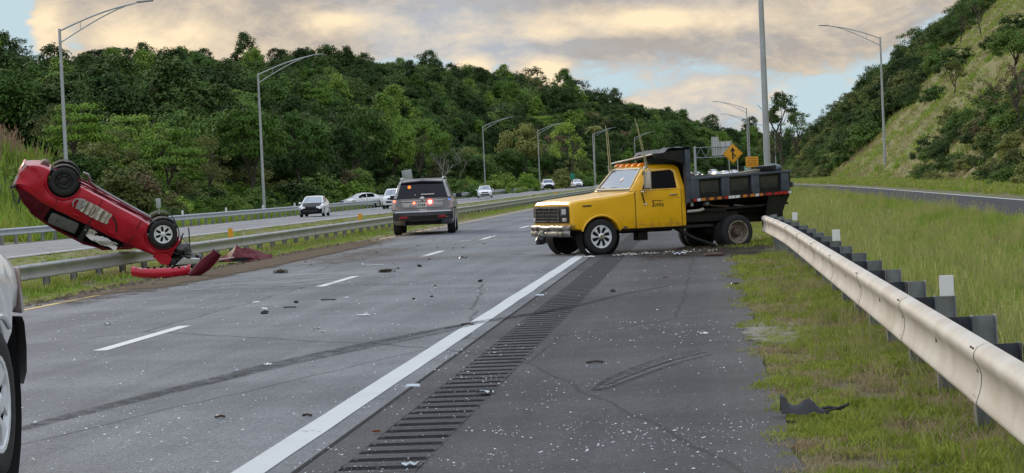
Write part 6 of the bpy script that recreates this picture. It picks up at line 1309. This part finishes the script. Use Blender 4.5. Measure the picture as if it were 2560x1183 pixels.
# crushed engine bay
rg = np.random.default_rng(22)
def junk(c, r, seed, sub=2):
    g = np.random.default_rng(seed); b = MB(); bm = bmesh.new(); bmesh.ops.create_icosphere(bm, subdivisions=sub, radius=1)
    for v in bm.verts: v.co = Vector((v.co.x * r[0], v.co.y * r[1], v.co.z * r[2])) * g.uniform(.62, 1.18) + Vector(c)
    b.v = [tuple(v.co) for v in bm.verts]; bm.verts.index_update(); b.f = [tuple(v.index for v in f.verts) for f in bm.faces]; bm.free(); return b
M_eng = mat('oily engine black', (.014, .013, .013), .5, .2, scale=9, color2=(.045, .042, .042), objspace=True, bump=.4)
for k, (c, r) in enumerate((((3.12, .1, .62), (.30, .62, .24)), ((3.30, -.1, .50), (.26, .5, .16)), ((3.28, .45, .66), (.22, .25, .16)), ((3.05, .55, .86), (.24, .22, .12)), ((3.42, .2, .72), (.16, .3, .12)), ((3.56, .35, .62), (.18, .3, .16)), ((3.66, .1, .50), (.12, .3, .10)))): junk(c, r, 30 + k).build('engine_wreckage', M_eng, rc, smooth=0)
for k in range(12):
    a = Vector((rg.uniform(2.95, 3.45), rg.uniform(-.5, .75), rg.uniform(.4, .95))); MB().tube([a, a + Vector(rg.normal(0, .13, 3)), a + Vector(rg.normal(0, .26, 3))], .016, 5).build('torn_hose', M_eng if k % 3 else M_galv, rc)
for k in range(7):
    a = Vector((rg.uniform(3.0, 3.4), rg.uniform(.2, .8), rg.uniform(.45, .95))); MB().box(a, (.16, .05, .10), (rg.uniform(0, 3), rg.uniform(0, 3), rg.uniform(0, 3))).build('broken_bracket', (M_eng, M_grease, M_rust)[k % 3], rc, bevel=.008)
MB().tube([(3.3, .4, .75), (3.6, .5, .85), (3.95, .55, .92)], .016, 5).build('torn_hose', M_eng, rc)
MB().hexa([(3.18, .74, .84), (3.26, .74, .60), (3.62, .70, .44), (3.64, .70, .56), (3.18, .88, .84), (3.26, .90, .60), (3.62, .82, .44), (3.64, .80, .56)]).build('headlight', M_hl, rc, bevel=.03)
MB().grid([[(2.62 + .42 * i / 5, .835 - .02 * math.sin(i), .73 + .22 * j / 4 + .03 * math.sin(i * 1.4 + j)) for j in range(5)] for i in range(6)]).build('crumpled_fender', P_red, rc, smooth=40, fix=False)
from mathutils import noise as MN
for o in [c for c in rc.children if c.name.split('.')[0] in ('body', 'cabin', 'floor_pan', 'quarter_panel')]:   # buckled sheet metal
    for v in o.data.vertices:
        a = .012 + .05 * max(0, (v.co.x - 1.9) / 1.1) + .035 * max(0, (-.3 - v.co.x) / .6) + (.03 if v.co.z > 1.1 else 0)
        v.co += Vector(MN.noise_vector(v.co * 2.6)) * a + Vector(MN.noise_vector(v.co * 6.3)) * a * .5
P1 = at(160, 455, 46.2); P2 = at(408, 586, 47.0); f_ = (P2 - P1).normalized(); l0 = Vector((0, -1, 0)); l0 = (l0 - f_ * l0.dot(f_)).normalized(); u0 = f_.cross(l0)
ph = R(-4); l1 = l0 * math.cos(ph) + u0 * math.sin(ph); u1 = u0 * math.cos(ph) - l0 * math.sin(ph)
RM = Matrix((f_, l1, u1)).transposed(); sc_ = (P2 - P1).length / 2.58
rc.matrix_world = Matrix.Translation(P1 - RM @ Vector((0, .85, .335)) * sc_) @ RM.to_4x4() @ Matrix.Scale(sc_, 4)

# ------------------------------------------------------------------ torn off parts and litter
def dthing(name, label, cat, px, py, z=0.0, group=None):
    p = on(px, py, z); return thing(name, label, cat, (p.x, p.y, z), 0, group)
def zmed(px, py): 
    p = on(px, py, -.05); return float(np.interp(p.x, _gu, _gz))
# bumper, in two pieces
t = dthing('torn_bumper', 'bright red front bumper cover lying below the overturned car', 'bumper', 402, 698, -.06, 'parts torn off the red car'); rows = []
for i, q in enumerate(np.linspace(-.60, .60, 19)):
    zz = .015 + .055 * (abs(q) / .6) ** 3; rows.append([(q * 1.0, .22 * q * q + .03, zz + .0), (q, .22 * q * q - .05, zz + .03), (q * 1.01, .22 * q * q - .075, zz + .10), (q * 1.02, .22 * q * q - .06, zz + .16), (q * 1.02, .22 * q * q - .01, zz + .20), (q * 1.0, .22 * q * q + .06, zz + .205)])
MB().grid(rows).build('skin', P_red, t, smooth=45, fix=False); rg = np.random.default_rng(2)
MB().box((0, .07, .20), (1.0, .06, .05)).build('absorber', M_trim, t, bevel=.015)
for k in range(9): MB().box((-.52 + k * .13, .05 + .03 * rg.normal(), .22), (.05, .03, .05 + .05 * rg.uniform()), (rg.normal(0, .3), 0, rg.normal(0, .4))).build('clip_tab', M_trim, t, smooth=0)
for x in (-.40, .40, .52): MB().box((x, .0, .23), (.035, .02, .03)).build('clip', M_swhite, t, smooth=0)
t = dthing('torn_bumper', 'dark red curved bumper end standing up right of the bright red piece', 'bumper', 476, 698, -.05, 'parts torn off the red car'); rows = []
for i, q in enumerate(np.linspace(0, 1, 13)):
    cx, cz = .0 + .62 * q, .02 + .42 * q ** 2.0; hw = .10 + .16 * math.sin(min(1, q * 1.1) * 2.4); rows.append([(cx - .10 * q - hw * .35 * q, -.05 - .05 * math.sin(j / 5 * 3.1), cz) if 0 else (cx - (.9 * hw) * (j / 5) * (.25 + .55 * q), -.07 * math.sin(j / 5 * 3.1) + .1 * q, cz + hw * (j / 5) * (1 - .35 * q)) for j in range(6)])
MB().grid(rows).build('skin', P_dred, t, smooth=50, fix=False); MB().tube([rows[i][5] for i in range(13)], .012, 5).build('torn_edge', mat('pinkish torn edge', (.30, .13, .14), .5), t)
junk((.02, .0, .08), (.07, .06, .10), 5, 1).build('torn_mount', M_eng, t, smooth=0)
# bonnet
t = dthing('torn_bonnet', 'crumpled dark red bonnet lying right of the bumper at the foot of the rail', 'bonnet', 600, 655, -.05, 'parts torn off the red car'); rows = []; rg = np.random.default_rng(6)
for i in range(21):
    q = i / 20; row = []
    for j in range(10):
        v = j / 9; ridge = max(0, 1 - abs(q - .30) / .34) if q < .30 else max(0, 1 - (q - .30) / .75)
        z = .03 + (.36 * ridge ** .8) * (v ** .75) + .025 * math.sin(q * 17 + v * 4) + .015 * rg.normal() * (0 < v < 1); row.append((-.62 + 1.30 * q + .06 * v * math.sin(q * 9), -.05 + .75 * v + .05 * math.sin(q * 11), z))
    rows.append(row)
MB().grid(rows).build('skin', P_dred, t, smooth=40, fix=False); MB().tube([(-.66, -.04, .10), (-.40, -.10, .085), (-.12, -.09, .115)], .018, 6).build('edge_strip', mat('pale pink edge', (.55, .42, .43), .4), t)
MB().grid([[(-.55 + 1.1 * i / 10, -.03 + .12 * math.sin(i), .01 + .10 * (j / 3) * math.sin(math.pi * (i + .5) / 11)) for j in range(4)] for i in range(11)]).build('inner_frame', M_dark, t, smooth=0, fix=False)
# white paper, mud flap, black plastic on the verge, wreckage below the truck bumper
def sheetbit(name, label, cat, px, py, w, h, amp, m, z=0.0, n=6, seed=1, rz=0.0, lift=.02, group=None, pts=None):
    t = dthing(name, label, cat, px, py, z, group); g = np.random.default_rng(seed); b = MB()
    b.grid([[(w * (i / n - .5) * (1 - .35 * abs(j / n - .5) * g.uniform(0, 1.6)), h * (j / n - .5) * (1 - .4 * abs(i / n - .5) * g.uniform(0, 1.6)), lift + amp * (abs(math.sin(i * 1.9 + seed) * math.cos(j * 1.3 + seed)) + .4 * g.uniform())) for j in range(n + 1)] for i in range(n + 1)])
    o = b.build('sheet', m, t, smooth=40, fix=False); t.rotation_euler = (0, 0, rz); return t
M_bpl = mat('black torn plastic', (.012, .012, .015), .4, var=.4, scale=14, objspace=True); M_wpl = mat('white broken plastic', (.66, .67, .68), .4, var=.1, scale=14, objspace=True); M_clr = mat('clear broken plastic', (.50, .56, .60), .15, var=.15, scale=14, objspace=True); M_twig = mat('brown twig', (.07, .05, .035), .9, var=.3, scale=20)
t = dthing('torn_plastic', 'large torn piece of black plastic on the edge of the grass at lower right', 'plastic', 2005, 1040, .01); g = np.random.default_rng(5); rows = []
for i in range(13):
    q = i / 12; wd = .15 * (1 - q) ** .55 + .008; rows.append([(-.13 + .31 * q, -wd * .3 + wd * v * 1.1, .01 + .135 * (1 - q) ** .45 * math.sin(math.pi * min(1, v * .92 + .04)) * (.72 + .28 * math.cos(q * 11)) + .006 * g.normal()) for v in np.linspace(0, 1, 7)])
MB().grid(rows).build('sheet', M_bpl, t, smooth=30, fix=False); MB().tube([(.09, .03, .03), (.17, .05, .045), (.24, .06, .03), (.30, .08, .06)], .011, 5).build('shred', M_bpl, t); MB().tube([(.12, .0, .02), (.2, .02, .035), (.27, .015, .055)], .008, 5).build('shred', M_bpl, t)
t = dthing('car_wreckage', 'heap of black wreckage on the road below the truck front bumper', 'wreckage', 1352, 611, 0); junk((0, .0, .12), (.13, .2, .15), 3).build('lump', M_bpl, t, smooth=0); junk((-.05, -.1, .09), (.09, .1, .10), 4).build('lump', M_bpl, t, smooth=0); MB().grid([[(.02 + .3 * i / 5, .02 * math.sin(i * 2), .02 + .24 * j / 4 * (1 - i / 9)) for j in range(5)] for i in range(6)]).build('liner', mat('grey liner plastic', (.035, .035, .038), .6, var=.3, scale=9, objspace=True), t, smooth=0, fix=False)
t = dthing('mud_flap', 'rusty brown oval flap lying beside the flat rear tyre of the truck', 'mud flap', 1786, 640, 0); MB().lathe([(.001, .05), (.12, .06), (.19, .05), (.21, .02), (.17, .0)], (0, 0, 0), 'z', 16).build('flap', mat('rust brown rubber', (.06, .028, .02), .8, var=.4, scale=12, objspace=True), t); t.scale = (1, .7, 1)
sheetbit('crumpled_paper', 'crumpled bluish white paper on the shoulder left of the brown flap', 'paper', 1699, 640, .24, .22, .05, mat('bluish white paper', (.58, .64, .78), .7, var=.12, scale=12, objspace=True), seed=7)
# raised reflective road markers
for k, (px, py, lab) in enumerate(((1032, 966, 'near white reflective road stud beside the rumble strip'), (1350, 739, 'farther white reflective road stud by the edge line'))):
    t = dthing('road_stud', lab, 'road stud', px, py, 0, 'road studs on the shoulder'); MB().hexa([(-.058, -.05, 0), (.058, -.05, 0), (.058, .05, 0), (-.058, .05, 0), (-.045, -.018, .018), (.045, -.018, .018), (.045, .018, .018), (-.045, .018, .018)]).build('body', M_wpl, t, bevel=.003); MB().plate([(-.05, -.047, .004), (.05, -.047, .004), (.042, -.021, .0175), (-.042, -.021, .0175)], (0, -.002, .001)).build('lens', M_clr, t, smooth=0)
LIT = [('b', 662, 785, .13, 'black broken lump with a pale top in the right lane'), ('w', 641, 758, .11, 'flat white shard beside the black lump in the right lane'), ('l', 934, 664, .42, 'long white strip of broken trim beyond the second lane dash'), ('w', 988, 661, .13, 'short white shard right of the long white strip'),
       ('g', 702, 683, .30, 'uprooted dark clump of grass near the pale patch on the road'), ('b', 1049, 667, .14, 'dark clod left of the bent silver shard'), ('s', 1158, 648, .20, 'bent silver shard in the middle of the lanes'), ('b', 1073, 649, .10, 'small dark lump beyond the dark clod'), ('t', 822, 751, .22, 'brown stick in the right lane beyond the black lump'),
       ('b', 741, 758, .10, 'small black lump right of the white shard'), ('t', 725, 770, .18, 'short brown stick right of the black lump with pale top'), ('w', 908, 790, .16, 'flat white shard near the middle of the right lane'), ('w', 790, 825, .10, 'thin white splinter left of the dark tyre mark'), ('w', 806, 832, .08, 'second thin white splinter close to the tyre mark'),
       ('t', 1168, 813, .14, 'short black stick at the break in the white edge line'), ('b', 1034, 749, .09, 'small flat black bit in the right lane'), ('b', 1079, 743, .07, 'tiny black bit right of the flat black bit'), ('c', 865, 746, .09, 'small glassy shard in the right lane'), ('b', 1533, 730, .12, 'black bracket piece on the shoulder beyond the rumble strip'),
       ('c', 1215, 985, .14, 'pale clear lamp shard on the rumble strip'), ('w', 1474, 643, .24, 'white sliver in front of the truck front wheel'), ('b', 1837, 714, .16, 'flat black piece at the edge of the grass near the flap'), ('b', 1821, 693, .08, 'small black bit left of the grass edge'), ('w', 1760, 837, .08, 'white lump alone on the right part of the shoulder'),
       ('t', 1487, 909, .14, 'brown twig left of the bundle of tyre scuffs'), ('o', 1664, 695, .09, 'orange leaf on the shoulder below the truck'), ('o', 941, 1083, .05, 'orange leaf beside the near end of the rumble strip'), ('b', 1200, 705, .13, 'bent black scrap left of the white edge line'), ('w', 271, 813, .13, 'white chip near the left lane dash'),
       ('w', 670, 915, .085, 'white chip lying on the long tyre mark'), ('t', 549, 1047, .06, 'short black splinter in the right lane near the bottom'), ('c', 1320, 1032, .06, 'bluish clear chip on the shoulder near the bottom'), ('c', 1026, 1167, .10, 'curved clear chip on the nearest rumble groove'), ('t', 768, 1042, .07, 'black splinter just left of the white edge line'),
       ('b', 1088, 716, .07, 'tiny dark clod in the right lane below the silver shard'), ('b', 845, 612, .12, 'dark clod on the yellow line in front of the police vehicle'), ('b', 995, 672, .09, 'small dark clod under the short white shard'), ('g', 965, 681, .34, 'flattened brown tuft of grass in the right lane'), ('w', 1163, 603, .18, 'white shard near the third lane dash')]
for k, (ty, px, py, w, lab) in enumerate(LIT):
    gname = 'litter from the crash'
    if ty == 'b':
        t = dthing('broken_piece', lab, 'debris', px, py, 0, gname); junk((0, 0, w * .16), (w * .42, w * .34, w * .24), 50 + k, 1).build('lump', M_bpl, t, smooth=0)
        if k == 0: MB().box((-.0, .01, w * .5), (.07, .05, .02), (.3, .2, .4)).build('pale_chip', M_wpl, t, smooth=0)
    elif ty == 't': t = dthing('twig', lab, 'twig', px, py, 0, gname); g = np.random.default_rng(k); MB().tube([(-w / 2, 0, .012), (0, g.normal(0, .03), .016), (w / 2, g.normal(0, .04), .012)], .009, 5).build('stick', M_twig, t)
    elif ty == 'g':
        t = dthing('grass_clump', lab, 'grass clump', px, py, 0, gname); V, Q = tuft(80 + k, 46, .04, .09, .006, w * .5, 1.3); npmesh('blades', V, Q, mat('withered blades', (.06, .065, .03), .9, var=.4, scale=9), parent=t); junk((0, 0, .03), (w * .35, w * .25, .05), 90 + k, 1).build('soil', mat('torn soil', (.06, .045, .03), .95, var=.4, scale=20, bump=.5), t, smooth=0)
    elif ty == 'o': t = dthing('fallen_leaf', lab, 'leaf', px, py, 0, gname); MB().grid([[(w * (i / 4 - .5), w * .5 * (j / 2 - .5) * math.sin(math.pi * (i + .4) / 4.8), .008 + .012 * (j != 1)) for j in range(3)] for i in range(5)]).build('blade', mat('orange leaf skin', (.42, .14, .03), .7), t, fix=False)
    elif ty == 'l': t = dthing('trim_strip', lab, 'debris', px, py, 0, gname); MB().box((0, 0, .012), (w, .035, .016), (0, 0, -.06)).box((-w / 2, .0, .03), (.05, .06, .04), (0, .4, .3)).build('strip', M_wpl, t, bevel=.005)
    else:
        m_ = {'w': M_wpl, 'c': M_clr, 's': M_galv}[ty]; sheetbit('broken_shard', lab, 'debris', px, py, w, w * .55, .02 if ty != 's' else .06, m_, n=4, seed=60 + k, rz=random.uniform(-.4, .4), lift=.006, group=gname)
# crumbs of glass and soil: nobody could count them
rng = np.random.default_rng(77)
def crumbs(name, P, size, m, label, flatz=.5):
    n = len(P); base = np.array([[1, 0, 0], [-.5, .87, 0], [-.5, -.87, 0], [0, 0, 1.0]]); V = []
    for k in range(4): pass
    s = size[:, None]; a = rng.uniform(0, 6.28, n); ca, sa = np.cos(a), np.sin(a)
    st = rng.uniform(.6, 1.4, (n, 2)); vs = []
    for b_ in base:
        x = b_[0] * st[:, 0]; y = b_[1] * st[:, 1]; vs.append(P + s * np.stack([x * ca - y * sa, x * sa + y * ca, np.full(n, b_[2] * flatz)], 1))
    V = np.stack(vs, 1).reshape(-1, 3); o = (np.arange(n) * 4)[:, None]; Q = np.concatenate([o + [0, 1, 3], o + [1, 2, 3], o + [2, 0, 3]], 0)
    q = npmesh(name, V, Q, m); q['kind'] = 'stuff'; q['label'] = label; return q
X, Y = cat2(rnd(-2.6, .35, 7.5, 13, 260), rnd(-2.6, .3, 13, 22, 95), rnd(-2.6, .3, 22, 42, 12), rnd(-6, -2.6, 8, 16, 150), rnd(-9, -2.6, 16, 36, 26), rnd(-9.8, -2.6, 36, 60, 1.5)); n = len(X)
keep = (noise2(X, Y, 1.2) + .8 * noise2(X, Y, 3.7, 2) + rng.normal(0, .5, n)) > .35; X, Y = X[keep], Y[keep]; n = len(X)
crumbs('glass_crumbs', np.stack([X, Y, np.full(n, .003)], 1), rng.gamma(2.0, .0017, n).clip(.0015, .010) * (1 + Y / 45), mat('glass crumbs white', (.62, .66, .68), .35), 'white crumbs of shattered glass strewn over the asphalt', .6)
X, Y = cat2(rnd(-10.6, -9.6, 38, 80, 14), rnd(-11.8, -10.0, 30, 62, 34), rnd(-9.8, -5.5, 42, 66, 3.2)); n = len(X)
crumbs('soil_clods', np.stack([X, Y, np.interp(X, _gu, _gz) + .0], 1), rng.gamma(2, .016, n).clip(.008, .11) * np.where(X > -9.6, .8, 1), mat('thrown soil', (.075, .055, .038), .95, var=.4, scale=6, bump=.4), 'clods of soil and turf thrown along the left edge of the road', .55)
pt = Vector(TKM @ Vector((-3.5, 1.2, 0))); a = rng.uniform(0, 6.28, 900); rr = rng.uniform(0, 1, 900) ** .6; X = pt.x + np.cos(a) * rr * 1.5; Y = pt.y + np.sin(a) * rr * 1.7
crumbs('soil_clods', np.stack([X, Y, np.full(900, .0)], 1), rng.gamma(2, .015, 900).clip(.008, .08), mat('thrown dark soil', (.045, .033, .022), .95, var=.4, scale=6, bump=.4), 'dark churned soil under the flat rear tyre of the truck', .6)
X = rng.uniform(-1.9, 0.2, 160) ; Y = 41.6 + rng.normal(0, .35, 160); crumbs('soil_clods', np.stack([X, Y, np.full(160, .0)], 1), rng.gamma(2, .012, 160).clip(.006, .05), M_cream, 'pale crumbs on the asphalt under the truck', .6)
